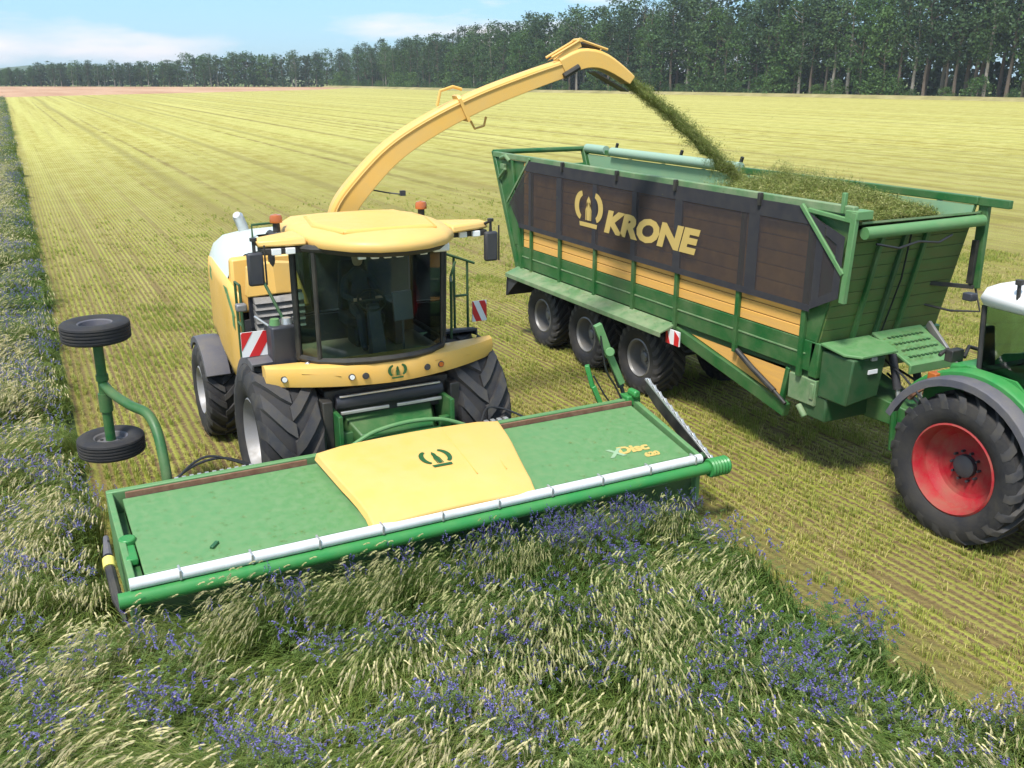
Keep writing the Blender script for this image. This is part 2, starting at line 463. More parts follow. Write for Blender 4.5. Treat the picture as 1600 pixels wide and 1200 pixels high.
def rim_mesh(name, rimR, w, side, m, depth=0.24, steps=False, hub=None, bolts=10):
    """side -1 / +1: which end of the X axis is the visible outside"""
    mb = MB(); hw = w / 2 * 0.84
    s = side
    prof = [(s * (hw + 0.005), rimR + 0.015), (s * (hw + 0.02), rimR - 0.01), (s * (hw - 0.02), rimR - 0.035), (s * (hw - depth * 0.5), rimR * 0.90)]
    if steps:
        prof += [(s * (hw - depth * 0.62), rimR * 0.80), (s * (hw - depth * 0.78), rimR * 0.72), (s * (hw - depth * 0.82), rimR * 0.62), (s * (hw - depth * 0.98), rimR * 0.55), (s * (hw - depth), rimR * 0.34)]
    else:
        prof += [(s * (hw - depth), rimR * 0.82), (s * (hw - depth), rimR * 0.62), (s * (hw - depth * 0.75), rimR * 0.52), (s * (hw - depth * 0.75), rimR * 0.36)]
    prof += [(s * (hw - depth * 0.85), 0.0)]
    mb.lathe_x(prof, 40)
    mb.lathe_x([(-s * hw, rimR), (-s * (hw - 0.1), rimR * 0.85), (-s * 0.0, rimR * 0.8), (-s * 0.0, 0.0)], 32)
    hx = s * (hw - depth * 0.75)
    hr = rimR * 0.26
    mb.lathe_x([(hx - s * 0.06, hr), (hx + s * 0.05, hr * 0.96), (hx + s * 0.07, hr * 0.7), (hx + s * 0.07, 0.0)], 24, 1)
    for k in range(bolts):
        a = 2 * math.pi * k / bolts
        y, z = math.cos(a) * hr * 1.28, math.sin(a) * hr * 1.28
        mb.tube([(hx - s * 0.05, y, z), (hx + s * 0.035, y, z)], 0.018, 6, 1)
    return mb.mesh(name, [m, hub or m], 30)

def wheel(name, parent, pos, ty, rm, rx=0.0):
    e = sub_empty(name, pos, parent)
    e.rotation_euler.x = rx
    a = local('tyre', ty, e); b = local('rim', rm, e)
    return e

# ------------------------------------------------------------------ ground
def ground_mat():
    m = bpy.data.materials.new("stubble_field_soil"); m.use_nodes = True
    nt = m.node_tree; b = nt.nodes['Principled BSDF']
    b.inputs['Roughness'].default_value = 0.95; b.inputs['Specular IOR Level'].default_value = 0.15
    tc = nt.nodes.new("ShaderNodeTexCoord")
    sep = nt.nodes.new("ShaderNodeSeparateXYZ"); nt.links.new(tc.outputs['Object'], sep.inputs[0])
    wob = _noise(nt, 0.6, 2, 0.5, lo=0.0, hi=1.0, stretch=(1, 0.25, 1))
    def sine(period, phase=0.0, wob_amt=0.0):
        a = nt.nodes.new("ShaderNodeMath"); a.operation = 'MULTIPLY_ADD'
        nt.links.new(sep.outputs[0], a.inputs[0]); a.inputs[1].default_value = 2 * math.pi / period; a.inputs[2].default_value = phase
        src = a.outputs[0]
        if wob_amt:
            w2 = nt.nodes.new("ShaderNodeMath"); w2.operation = 'MULTIPLY_ADD'
            nt.links.new(wob, w2.inputs[0]); w2.inputs[1].default_value = wob_amt; nt.links.new(src, w2.inputs[2]); src = w2.outputs[0]
        s = nt.nodes.new("ShaderNodeMath"); s.operation = 'SINE'; nt.links.new(src, s.inputs[0])
        r = nt.nodes.new("ShaderNodeMapRange"); r.inputs['From Min'].default_value = -1; nt.links.new(s.outputs[0], r.inputs['Value'])
        return r.outputs[0]
    rows = sine(0.135, math.pi / 2 - 0.45 * 2 * math.pi / 0.135, 0.5)
    patch = _noise(nt, 0.55, 6, 0.65, lo=0.35, hi=0.65)
    streak = _noise(nt, 1.1, 5, 0.6, lo=0.38, hi=0.62, stretch=(1.0, 0.02, 1))
    thread = _noise(nt, 2.6, 4, 0.6, lo=0.50, hi=0.66, stretch=(1.0, 0.006, 1))
    fine = _noise(nt, 16, 4, 0.7, lo=0.35, hi=0.65)
    soil = _mix(nt, (0.13, 0.086, 0.045), (0.25, 0.172, 0.088), fine)
    straw = _mix(nt, (0.27, 0.26, 0.06), (0.41, 0.37, 0.115), streak)
    straw = _mix(nt, straw, (0.28, 0.31, 0.045), patch)
    # cover of green regrowth and straw over soil
    add = nt.nodes.new("ShaderNodeMath"); add.operation = 'MULTIPLY_ADD'
    nt.links.new(rows, add.inputs[0]); add.inputs[1].default_value = 1.0; nt.links.new(fine, add.inputs[2])
    cov = nt.nodes.new("ShaderNodeMapRange"); cov.inputs['From Min'].default_value = 0.62; cov.inputs['From Max'].default_value = 1.25
    nt.links.new(add.outputs[0], cov.inputs['Value'])
    near = _mix(nt, soil, straw, cov.outputs[0])
    near = _mix(nt, near, (0.19, 0.135, 0.06), thread)
    # farther off the standing stubble covers most of the soil at this low angle
    dist = nt.nodes.new("ShaderNodeVectorMath"); dist.operation = 'LENGTH'; nt.links.new(tc.outputs['Object'], dist.inputs[0])
    fr = nt.nodes.new("ShaderNodeMapRange"); fr.inputs['From Min'].default_value = 22; fr.inputs['From Max'].default_value = 95
    nt.links.new(dist.outputs['Value'], fr.inputs['Value'])
    big = _noise(nt, 0.035, 6, 0.6, lo=0.32, hi=0.68, stretch=(1.0, 0.12, 1))
    farc = _mix(nt, (0.40, 0.385, 0.095), (0.52, 0.485, 0.15), big)
    streak2 = _noise(nt, 0.5, 5, 0.65, lo=0.42, hi=0.60, stretch=(1.0, 0.012, 1))
    farc = _mix(nt, farc, (0.34, 0.29, 0.06), streak2)
    thread2 = _noise(nt, 0.9, 3, 0.6, lo=0.56, hi=0.66, stretch=(1.0, 0.004, 1))
    farc = _mix(nt, farc, (0.22, 0.17, 0.05), thread2)
    mott = _noise(nt, 0.8, 5, 0.75, lo=0.42, hi=0.7, stretch=(1.0, 0.6, 1))
    farc = _mix(nt, farc, (0.56, 0.525, 0.185), mott)
    col = _mix(nt, near, farc, fr.outputs[0])
    # wheel lanes every harvester width
    lane = sine(7.4, 1.2, 0.0)
    ln = nt.nodes.new("ShaderNodeMapRange"); ln.inputs['From Min'].default_value = 0.94; ln.inputs['From Max'].default_value = 1.0; ln.inputs['To Max'].default_value = 0.45
    nt.links.new(lane, ln.inputs['Value'])
    col = _mix(nt, col, (0.20, 0.16, 0.055), ln.outputs[0])
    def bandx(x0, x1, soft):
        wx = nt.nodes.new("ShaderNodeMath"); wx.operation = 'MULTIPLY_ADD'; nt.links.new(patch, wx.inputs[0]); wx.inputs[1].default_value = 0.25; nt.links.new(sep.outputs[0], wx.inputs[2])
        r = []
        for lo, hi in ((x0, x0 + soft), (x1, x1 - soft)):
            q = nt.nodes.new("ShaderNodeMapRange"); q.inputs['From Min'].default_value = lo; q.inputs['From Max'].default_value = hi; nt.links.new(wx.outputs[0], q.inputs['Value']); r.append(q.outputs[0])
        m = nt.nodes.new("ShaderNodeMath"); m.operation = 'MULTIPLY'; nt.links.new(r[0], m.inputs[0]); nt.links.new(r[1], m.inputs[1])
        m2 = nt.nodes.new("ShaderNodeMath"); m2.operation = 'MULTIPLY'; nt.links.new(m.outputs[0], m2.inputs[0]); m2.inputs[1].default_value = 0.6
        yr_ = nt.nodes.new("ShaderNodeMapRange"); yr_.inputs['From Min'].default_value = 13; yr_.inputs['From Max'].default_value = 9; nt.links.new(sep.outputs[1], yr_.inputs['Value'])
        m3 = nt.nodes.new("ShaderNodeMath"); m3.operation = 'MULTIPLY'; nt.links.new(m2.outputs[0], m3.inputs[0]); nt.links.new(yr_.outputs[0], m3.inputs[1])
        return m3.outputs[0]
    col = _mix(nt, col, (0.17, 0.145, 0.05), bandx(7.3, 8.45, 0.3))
    nt.links.new(col, b.inputs['Base Color'])
    bp = nt.nodes.new("ShaderNodeBump"); bp.inputs['Strength'].default_value = 0.6; bp.inputs['Distance'].default_value = 0.05
    nt.links.new(add.outputs[0], bp.inputs['Height']); nt.links.new(bp.outputs[0], b.inputs['Normal'])
    return m

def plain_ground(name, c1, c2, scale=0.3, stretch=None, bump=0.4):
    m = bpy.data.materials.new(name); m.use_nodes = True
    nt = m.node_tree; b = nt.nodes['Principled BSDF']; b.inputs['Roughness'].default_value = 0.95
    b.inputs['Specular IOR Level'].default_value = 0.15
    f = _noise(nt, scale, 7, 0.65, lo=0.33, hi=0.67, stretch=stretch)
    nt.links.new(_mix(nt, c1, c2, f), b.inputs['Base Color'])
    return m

def sheet(name, poly, z, m):
    mb = MB(); mb.add([(x, y, z) for x, y in poly], [tuple(range(len(poly)))])
    o = part(name, mb, m, smooth=0)
    return tag(o, kind='structure')

sheet('ground', [(-1500, -200), (1500, -200), (1500, 2600), (-1500, 2600)], -0.012, plain_ground("meadow_soil", (0.10, 0.15, 0.04), (0.22, 0.24, 0.08), 0.02))
sheet('stubble_field', [(0.3, -40), (300, -40), (300, 80), (215, 165), (200, 258), (176, 348), (160, 500), (127.7, 437.7), (63, 378), (0.3, 322)], -0.004, ground_mat())
sheet('ploughed_field', [(-60, 268), (0.2, 322), (63, 378), (127.7, 437.7), (165, 500), (164, 538), (90, 595), (-1.5, 660), (-60, 700)], -0.002,
      plain_ground("bare_reddish_soil", (0.37, 0.20, 0.12), (0.52, 0.34, 0.22), 0.05, (1, 0.2, 1)))
sheet('crop_soil', [(-60, -40), (0.3, -40), (7.25, -40), (7.25, 9.0), (0.3, 9.0), (0.3, 320), (-60, 268)], 0.0, plain_ground("shaded_crop_soil", (0.035, 0.055, 0.015), (0.07, 0.095, 0.03), 2.0))  # soil coloured dark to stand for shade under the crop
# low weedy bank along the wood
def verge():
    mb = MB()
    line = [(300, 60), (262, 100), (221.3, 152), (204.5, 256), (179.5, 346), (164, 536)]
    rings = []
    for x, y in line:
        rings.append([(x - 6, y, -0.001), (x - 4, y, 0.7), (x - 1, y, 0.9), (x + 14, y, 0.6)])
    mb.loft(rings, cap=False, closed=False)
    o = part('grass_verge', mb, plain_ground("dry_verge", (0.20, 0.18, 0.07), (0.38, 0.33, 0.16), 0.15))
    tag(o, kind='structure')
verge()
def hill():
    mb = MB(); rings = []
    for i in range(40):
        x = -900 + i * 50
        h = 17 + 6 * math.sin(i * 0.41) + 4 * math.sin(i * 1.3 + 1)
        rings.append([(x, 1900 + 120 * math.sin(i * .3), 0), (x, 1960 + 120 * math.sin(i * .3), h * .8), (x, 2050, h), (x, 2300, 0)])
    mb.loft(rings, cap=False, closed=False)
    tag(part('hills', mb, plain_ground("wooded_hill", (0.05, 0.09, 0.05), (0.09, 0.13, 0.07), 0.02)), kind='structure')
hill()

# ------------------------------------------------------------------ forage harvester (faces -Y)
CX = 4.14
def build_harvester():
    H = thing('forage_harvester', (CX, 12.4, 0), "yellow forage harvester with rounded white hood and long curved discharge spout, cutting the crop", "forage harvester")
    # chassis
    mb = MB()
    mb.box(3.45, 4.85, 12.0, 17.0, 0.85, 1.5)
    mb.box(3.25, 5.05, 11.75, 13.0, 1.35, 1.78)
    mb.tube([(2.9, 12.4, 1.05), (5.4, 12.4, 1.05)], 0.26, 14)
    mb.tube([(2.9, 15.75, 0.78), (5.4, 15.75, 0.78)], 0.16, 12)
    mb.box(3.16, 3.30, 11.55, 12.2, 0.75, 1.7); mb.box(5.0, 5.14, 11.55, 12.2, 0.75, 1.7)
    part('chassis', mb, M['black'], H, 0.015)
    # feeder channel between the wheels
    mb = MB()
    mb.hexa([(3.45, 11.35, 0.5), (4.85, 11.35, 0.5), (4.95, 12.1, 0.6), (3.35, 12.1, 0.6)], [(3.62, 11.38, 1.22), (4.66, 11.38, 1.22), (4.85, 12.0, 1.52), (3.42, 12.0, 1.52)])
    part('feeder_housing', mb, M['green'], H, 0.02)
    mb = MB(); mb.box(3.30, 3.36, 11.32, 11.9, 0.62, 1.55); mb.box(3.36, 3.5, 11.36, 11.44, 0.7, 1.3); part('feeder_frame', mb, M['green'], H, 0.01)
    mb = MB(); mb.box(4.90, 4.96, 11.32, 11.9, 0.62, 1.55); mb.box(4.76, 4.90, 11.36, 11.44, 0.7, 1.3); part('feeder_frame', mb, M['green'], H, 0.01)
    mb = MB(); mb.tube([(3.38, 11.72, 1.62), (4.92, 11.72, 1.62)], 0.10, 16)
    part('crossbar', mb, M['charcoal'], H)
    mb = MB(); mb.box(3.42, 4.10, 11.585, 11.625, 1.475, 1.515); mb.box(4.22, 4.88, 11.585, 11.625, 1.475, 1.515); mb.box(3.42, 4.88, 11.62, 11.66, 1.705, 1.73)
    part('crossbar_trim', mb, M['steel'], H, 0.005)
    # wheels
    fl = tyre_mesh('front_tyre', 1.06, 0.86, 0.56, 14, 0.065, 0.19, 0.70, -1)
    rl = rim_mesh('front_rim', 0.56, 0.84, -1, M['rim_silver'], 0.22)
    rr = rim_mesh('front_rim', 0.56, 0.84, 1, M['rim_silver'], 0.22)
    wheel('front_wheel', H, (2.76, 12.42, 1.04), fl, rl, 0.09); wheel('front_wheel', H, (5.52, 12.42, 1.04), fl, rr, 0.05)
    bl = tyre_mesh('rear_tyre', 0.80, 0.56, 0.40, 18, 0.045, 0.09, 0.5, -1)
    r1 = rim_mesh('rear_rim', 0.40, 0.56, -1, M['rim_silver'], 0.16); r2 = rim_mesh('rear_rim', 0.40, 0.56, 1, M['rim_silver'], 0.16)
    wheel('rear_wheel', H, (2.50, 15.7, 0.79), bl, r1, 0.1); wheel('rear_wheel', H, (5.78, 15.7, 0.79), bl, r2, 0.2)
    # fenders
    def arc_fender(name, x0, x1, cy, cz, R, a0, a1, m, th=0.035, lip=0.07):
        mb = MB(); rings = []
        for i in range(15):
            a = math.radians(a0 + (a1 - a0) * i / 14)
            y, z = -math.cos(a), math.sin(a)
            P = lambda x, r: (x, cy + y * r, cz + z * r)
            rings.append([P(x0, R - lip), P(x0, R + th), P((x0 + x1) / 2, R + th + 0.015), P(x1, R + th), P(x1, R - lip), P(x1 - 0.03, R - lip), P(x1 - 0.03, R), P(x0 + 0.03, R), P(x0 + 0.03, R - lip)])
        mb.loft(rings)
        return part(name, mb, m, H, 0.008)
    arc_fender('front_fender', 2.42, 3.12, 12.42, 1.04, 1.11, 78, 150, M['fender'])
    arc_fender('front_fender', 5.18, 5.86, 12.42, 1.04, 1.11, 92, 150, M['charcoal'])
    arc_fender('rear_fender', 2.24, 2.62, 15.7, 0.79, 0.88, 30, 135, M['fender'])
    arc_fender('rear_fender', 5.66, 6.04, 15.7, 0.79, 0.88, 40, 135, M['fender'])
    # hood : stations along Y  (half width, bottom, top)
    ST = [(13.25, 1.62, 1.62, 3.30), (13.8, 1.66, 1.45, 3.42), (14.6, 1.66, 1.62, 3.50), (15.3, 1.60, 1.72, 3.48), (16.0, 1.52, 1.60, 3.38), (16.6, 1.38, 1.45, 3.18), (17.1, 1.14, 1.35, 2.90), (17.35, 0.85, 1.45, 2.60)]
    def sec(w, zb, zt):
        r = [(-w * 0.96, zb), (-w, zb + 0.25), (-w, zt - 0.62), (-w * 0.985, zt - 0.40), (-w * 0.93, zt - 0.20), (-w * 0.82, zt - 0.07), (-w * 0.6, zt - 0.01), (0, zt + 0.02)]
        return r + [(-x, z) for x, z in reversed(r[:-1])]
    secs = [[(CX + x, y, z) for x, z in sec(w, zb, zt)] for (y, w, zb, zt) in ST]
    n = len(secs[0])
    mb = MB()
    for i in range(1, len(secs) - 1):
        for k in range(n - 1):
            if 3 <= k < (n - 4 if i > 1 else n // 2 - 1):
                mb.add([secs[i][k], secs[i][k + 1], secs[i + 1][k + 1], secs[i + 1][k]], [(0, 1, 2, 3)])
    mb.add(secs[-1], [tuple(range(n))])
    def welded(mb):
        me = mb.mesh('hood', M['white_hood'], 40)
        bm = bmesh.new(); bm.from_mesh(me); bmesh.ops.remove_doubles(bm, verts=bm.verts, dist=1e-4); bmesh.ops.recalc_face_normals(bm, faces=bm.faces); bm.to_mesh(me); bm.free()
        me.polygons.foreach_set('use_smooth', [True] * len(me.polygons)); me.set_sharp_from_angle(angle=math.radians(40))
        return me
    link('hood_top', welded(mb), H)
    for rng in (range(0, 3), range(n - 4, n - 1)):
        mb = MB()
        for i in range(0 if rng[0] == 0 else 2, len(secs) - 1):
            for k in rng:
                mb.add([secs[i][k], secs[i][k + 1], secs[i + 1][k + 1], secs[i + 1][k]], [(0, 1, 2, 3)])
        me = welded(mb); me.materials.clear(); me.materials.append(M['yellow'])
        o = link('side_panel', me, H)
        sm = o.modifiers.new('thick', 'SOLIDIFY'); sm.thickness = 0.03; sm.offset = 0
    # front bulkhead of the hood
    mb = MB(); mb.box(CX - 1.55, CX + 1.2, 13.27, 13.32, 1.6, 2.5); mb.box(CX - 0.2, CX + 1.5, 14.62, 14.66, 1.7, 3.40); mb.box(CX - 1.55, CX - 0.5, 13.84, 13.88, 1.7, 2.6); mb.box(CX - 0.56, CX - 0.5, 13.88, 14.64, 1.9, 3.36); mb.box(CX - 1.55, CX + 1.5, 13.32, 14.62, 1.9, 2.2)
    part('bulkhead', mb, M['charcoal'], H)
    mb = MB()
    mb.hexa([(2.62, 13.10, 2.86), (3.30, 13.02, 2.90), (3.30, 13.26, 2.90), (2.62, 13.26, 2.86)], [(2.66, 13.16, 3.28), (3.02, 13.12, 3.34), (3.02, 13.26, 3.34), (2.66, 13.26, 3.28)])
    part('filter_cover', mb, M['yellow'], H, 0.02)
    mb = MB(); mb.hexa([(2.50, 13.50, 2.55), (3.62, 13.50, 2.55), (3.62, 13.83, 2.55), (2.50, 13.83, 2.55)], [(2.54, 13.66, 3.32), (3.40, 13.66, 3.36), (3.40, 13.83, 3.36), (2.54, 13.83, 3.32)]); part('engine_cover', mb, M['yellow'], H, 0.04)
    mb = MB(); mb.box(2.75, 3.25, 13.46, 13.52, 2.62, 2.74); part('engine_cover_vent', mb, M['charcoal'], H, 0.01)
    # louvred cooling grille beside the cab
    mb = MB(); mb.box(2.66, 3.42, 13.18, 13.26, 2.40, 2.88); part('grille_frame', mb, M['charcoal'], H)
    vent = MB()
    vent.hexa([(2.70, 13.00, 0), (3.40, 13.00, 0), (3.40, 13.12, 0.0), (2.70, 13.12, 0)], [(2.70, 13.06, 0.075), (3.40, 13.06, 0.075), (3.40, 13.17, 0.075), (2.70, 13.17, 0.075)])
    vm = vent.mesh('louvre', M['rim_grey'], 30)
    for i in range(5):
        o = link('louvre', vm, H); o.matrix_parent_inverse = Matrix.Translation(-WP[H.name]); o.location.z = 2.40 + i * 0.095
    # diagonal green stripes on the side panel and hood
    def hw(y): return interp(y, [s[0] for s in ST], [s[1] for s in ST])
    for poly in ([(15.3, 2.96), (15.3, 2.78), (13.45, 2.34), (13.45, 2.52)], [(13.95, 2.9), (13.75, 2.9), (13.40, 2.54), (13.52, 2.54)]):
        mb = MB(); mb.slab([(CX - hw(y) * (1.0 if z < 2.85 else 0.995) - 0.022, y, z) for y, z in poly], (-1, 0, 0), 0.006)
        part('side_stripe', mb, M['header_green'], H)
    # deck
    mb = MB()
    mb.box(2.60, 5.72, 11.95, 12.7, 1.96, 2.02)
    mb.box(2.62, 3.06, 12.7, 13.2, 1.96, 2.02); mb.box(5.16, 5.74, 12.7, 13.2, 1.96, 2.02)
    part('deck', mb, M['green_light'], H, 0.01)
    # bumper
    def bump_sec(x, dz0=0.0):
        u = (x - 4.17) / 1.6
        y = 11.42 + 0.46 * u * u
        zt, zb = 2.20 - 0.015 * abs(u), 1.86 + 0.03 * abs(u)
        return [(x, y + 0.52 - 0.30 * u * u, zt - 0.03), (x, y + 0.10, zt), (x, y + 0.02, zt - 0.03), (x, y - 0.01, (zt + zb) / 2 + 0.03), (x, y + 0.03, zb + 0.02), (x, y + 0.10, zb), (x, y + 0.50 - 0.30 * u * u, zb + 0.02)]
    mb = MB(); mb.loft([bump_sec(2.53 + 3.32 * i / 30) for i in range(31)])
    bumper = part('front_bumper', mb, M['yellow'], H, 0)
    def bump_y(x): return 11.42 + 0.46 * ((x - 4.17) / 1.6) ** 2 - 0.012
    for x in (2.74, 3.56, 3.74, 4.62, 4.84):
        y = bump_y(x); mb = MB()
        mb.tube([(x, y + 0.02, 2.025), (x, y - 0.008, 2.025)], 0.045, 16); part('lamp_ring', mb, M['charcoal'], bumper)
        mb = MB(); mb.tube([(x, y - 0.006, 2.025), (x, y - 0.018, 2.025)], 0.033, 16); part('headlight', mb, M['lamp_lens'] if x < 3.7 else M['orange'] if x > 4.7 else M['charcoal'], bumper)
    for (xa, xb) in ((2.95, 3.42), (4.75, 5.35)):
        mb = MB()
        for t in (0, 1):
            pass
        mb.hexa([(xa, bump_y(xa) + 0.004, 2.095), (xb, bump_y(xb) + 0.004, 2.045), (xb, bump_y(xb) + 0.02, 2.045), (xa, bump_y(xa) + 0.02, 2.095)],
                [(xa, bump_y(xa) - 0.004, 2.103), (xb, bump_y(xb) - 0.004, 2.053), (xb, bump_y(xb) + 0.02, 2.053), (xa, bump_y(xa) + 0.02, 2.103)])
        part('panel_crease', mb, M['yellow_cover'], bumper)
    vs, fs = crown_2d(0.24, 0.19)
    mb = MB(); place2d(mb, vs, fs, (4.17, 11.402, 2.035), (1, 0, 0), (0, 0, 1), (0, -1, 0), 0.006)
    part('crown_emblem', mb, M['emblem'], bumper)
    mb = MB(); mb.box(2.75, 5.55, 11.98, 12.6, 1.86, 1.95); part('bumper_bracket', mb, M['black'], H)
    # ---------------- cab
    L, Rr = 3.03, 5.12
    plan = [(L, 12.05), (3.22, 11.74), (3.52, 11.56), (3.84, 11.47), (4.14, 11.45), (4.44, 11.47), (4.72, 11.56), (4.96, 11.74), (Rr, 12.05)]
    zb, zt = 2.24, 3.72
    def lean(p, t): return (CX + (p[0] - CX) * (1 + 0.02 * t), p[1] - 0.06 * t)
    mb = MB()
    for i in range(1, len(plan) - 2):
        a, b = plan[i], plan[i + 1]; a2, b2 = lean(a, 1), lean(b, 1)
        mb.add([(*a, zb), (*b, zb), (*b2, zt), (*a2, zt)], [(0, 1, 2, 3)])
    w = part('windscreen', mb, M['glass'], H, smooth=60)
    for i, pts in enumerate(([(L, 12.06), (L, 13.2)], [(Rr, 12.06), (Rr, 13.2)])):
        mb = MB(); a, b = pts; a2, b2 = lean(a, 1), lean(b, 1)
        mb.add([(*a, zb), (*b, zb), (*b2, zt), (*a2, zt)], [(0, 1, 2, 3)])
        part('side_window', mb, M['glass_clear'], H)
    for (a, b) in ((plan[0], plan[1]), (plan[-2], plan[-1])):
        mb = MB(); a2, b2 = lean(a, 1), lean(b, 1)
        mb.add([(*a, zb), (*b, zb), (*b2, zt), (*a2, zt)], [(0, 1, 2, 3)])
        part('quarter_window', mb, M['glass_clear'], H)
    mb = MB(); mb.add([(L + .05, 13.22, 2.5), (Rr - .05, 13.22, 2.5), (Rr - .05, 13.22, 3.6), (L + .05, 13.22, 3.6)], [(0, 1, 2, 3)])
    part('rear_window', mb, M['glass'], H)
    mb = MB()
    for p, r in ((plan[0], 0.045), (plan[-1], 0.045), (plan[1], 0.032), (plan[-2], 0.026), ((L, 13.2), 0.05), ((Rr, 13.2), 0.05)):
        q = lean(p, 1); part('cab_pillar', MB().tube([(*p, zb - 0.05), (*q, zt + 0.02)], r, 8), M['black'], H)
    mb = MB()
    mb.tube([(L, 13.2, zb - .02)] + [(*p, zb - .02) for p in plan] + [(Rr, 13.2, zb - .02)], 0.045, 8)
    part('cab_frame', mb, M['black'], H); mb = MB()
    mb.tube([(L, 13.2, zt)] + [(*lean(p, 1), zt) for p in plan] + [(Rr, 13.2, zt)], 0.05, 8)
    part('cab_frame', mb, M['black'], H)
    mb = MB(); mb.box(L + .03, Rr - .03, 11.9, 13.2, 2.04, 2.10); mb.hexa([(3.3, 11.62, 2.04), (4.95, 11.62, 2.04), (Rr - .03, 11.9, 2.04), (L + .03, 11.9, 2.04)], [(3.3, 11.62, 2.10), (4.95, 11.62, 2.10), (Rr - .03, 11.9, 2.10), (L + .03, 11.9, 2.10)])
    part('cab_floor', mb, M['floor_mat'], H)
    mb = MB(); mb.box(L + .04, Rr - .04, 13.14, 13.2, 2.1, 2.5); part('cab_rear_wall', mb, M['charcoal'], H)
    # seat, console, steering wheel
    mb = MB(); mb.box(3.86, 4.42, 12.48, 13.0, 2.42, 2.58); mb.hexa([(3.88, 12.92, 2.58), (4.40, 12.92, 2.58), (4.40, 13.06, 2.58), (3.88, 13.06, 2.58)], [(3.94, 13.02, 3.28), (4.34, 13.02, 3.28), (4.34, 13.12, 3.28), (3.94, 13.12, 3.28)])
    mb.box(3.98, 4.30, 12.55, 12.95, 2.10, 2.42)
    part('driver_seat', mb, M['seat'], H, 0.04)
    mb = MB(); mb.hexa([(4.04, 12.0, 2.10), (4.26, 12.0, 2.10), (4.26, 12.18, 2.10), (4.04, 12.18, 2.10)], [(4.06, 12.18, 2.78), (4.24, 12.18, 2.78), (4.24, 12.28, 2.80), (4.06, 12.28, 2.80)])
    part('steering_column', mb, M['charcoal'], H, 0.02)
    mb = MB(); pts = []
    for i in range(25):
        a = 2 * math.pi * i / 24; pts.append((4.15 + 0.19 * math.cos(a), 12.28 + 0.13 * math.sin(a), 2.84 + 0.12 * math.sin(a)))
    mb.tube(pts, 0.018, 8, cap=False); mb.bar((3.97, 12.28, 2.84), (4.33, 12.28, 2.84), 0.03, 0.02)
    part('steering_wheel', mb, M['black'], H)
    mb = MB(); mb.hexa([(4.40, 12.06, 2.55), (4.70, 12.10, 2.55), (4.70, 12.16, 2.55), (4.40, 12.12, 2.55)], [(4.40, 12.12, 2.95), (4.70, 12.16, 2.95), (4.70, 12.20, 2.95), (4.40, 12.16, 2.95)])
    mb.tube([(4.55, 12.15, 2.1), (4.55, 12.14, 2.6)], 0.02, 8)
    part('monitor', mb, M['screen'], H, 0.01)
    mb = MB(); mb.box(4.50, 4.72, 12.4, 13.0, 2.58, 2.72); mb.box(4.54, 4.68, 12.45, 12.95, 2.1, 2.58); mb.tube([(4.6, 12.5, 2.72), (4.6, 12.46, 2.86)], 0.03, 8)
    part('armrest', mb, M['charcoal'], H, 0.02)
    # roof
    def outline(sc, z, dy=0.0):
        o = [(3.10, 12.5), (3.14, 12.0), (3.26, 11.5), (3.52, 11.12), (3.84, 10.92), (4.17, 10.86), (4.50, 10.92), (4.82, 11.12), (5.08, 11.5), (5.20, 12.0), (5.24, 12.5), (5.20, 13.2), (4.98, 13.62), (4.6, 13.72), (3.74, 13.72), (3.36, 13.62), (3.14, 13.2)]
        return [(4.17 + (x - 4.17) * sc, 12.3 + (y - 12.3) * sc + dy, z) for x, y in o]
    mb = MB(); mb.loft([outline(0.93, 3.72), outline(0.985, 3.74), outline(1.0, 3.79), outline(0.985, 3.845), outline(0.93, 3.89), outline(0.80, 3.92), outline(0.60, 3.935)])
    roof = part('cab_roof', mb, M['yellow_cover'], H, 0, smooth=50)
    mb = MB()
    hatch = [(3.55, 11.45), (4.8, 11.45), (4.98, 12.2), (4.85, 13.1), (3.5, 13.1), (3.36, 12.2)]
    mb.hexa([(x, y, 3.915) for x, y in hatch], [(4.17 + (x - 4.17) * .95, 12.3 + (y - 12.3) * .95, 3.962) for x, y in hatch])
    part('roof_hatch', mb, M['yellow'], roof, 0.02)
    mb = MB(); mb.tube([(x, y, 3.926) for x, y in hatch + hatch[:1]], 0.016, 6); part('hatch_seal', mb, M['plank'], roof)
    mb = MB(); mb.loft([outline(0.90, 3.66), outline(0.95, 3.71), outline(0.95, 3.73)]); part('roof_underside', mb, M['black'], H)
    for s, tipx, tipy in ((-1, 2.56, 11.95), (1, 5.86, 12.12)):
        rx = 3.16 if s < 0 else 5.18
        mb = MB(); mb.hexa([(rx, 11.75, 3.76), (rx, 12.45, 3.76), (tipx, tipy + .26, 3.75), (tipx, tipy - .06, 3.75)], [(rx, 11.8, 3.86), (rx, 12.4, 3.87), (tipx, tipy + .22, 3.84), (tipx, tipy - .03, 3.84)])
        part('roof_wing', mb, M['yellow_cover'], H, 0.03)
        mb = MB(); mb.box(min(rx, tipx) + .05, max(rx, tipx) - .05, tipy - .12, tipy + .2, 3.66, 3.74); part('wing_light_bar', mb, M['black'], H, 0.01)
        for k in range(2):
            xx = rx + (tipx - rx) * (0.35 + 0.3 * k); mb = MB(); mb.box(xx - .06, xx + .06, tipy - .17, tipy - .12, 3.66, 3.74); part('work_light', mb, M['lamp_lens'], H, 0.008)
        # mirror on the tip
        mx = tipx - 0.07 if s < 0 else tipx - 0.02
        mirror = part('mirror', MB().box(mx - .10, mx + .10, tipy - .22, tipy - .13, 3.30, 3.72), M['charcoal'], H, 0.03)
        part('mirror_glass', MB().box(mx - .085, mx + .085, tipy - .129, tipy - .124, 3.33, 3.69), M['mirror'], mirror)
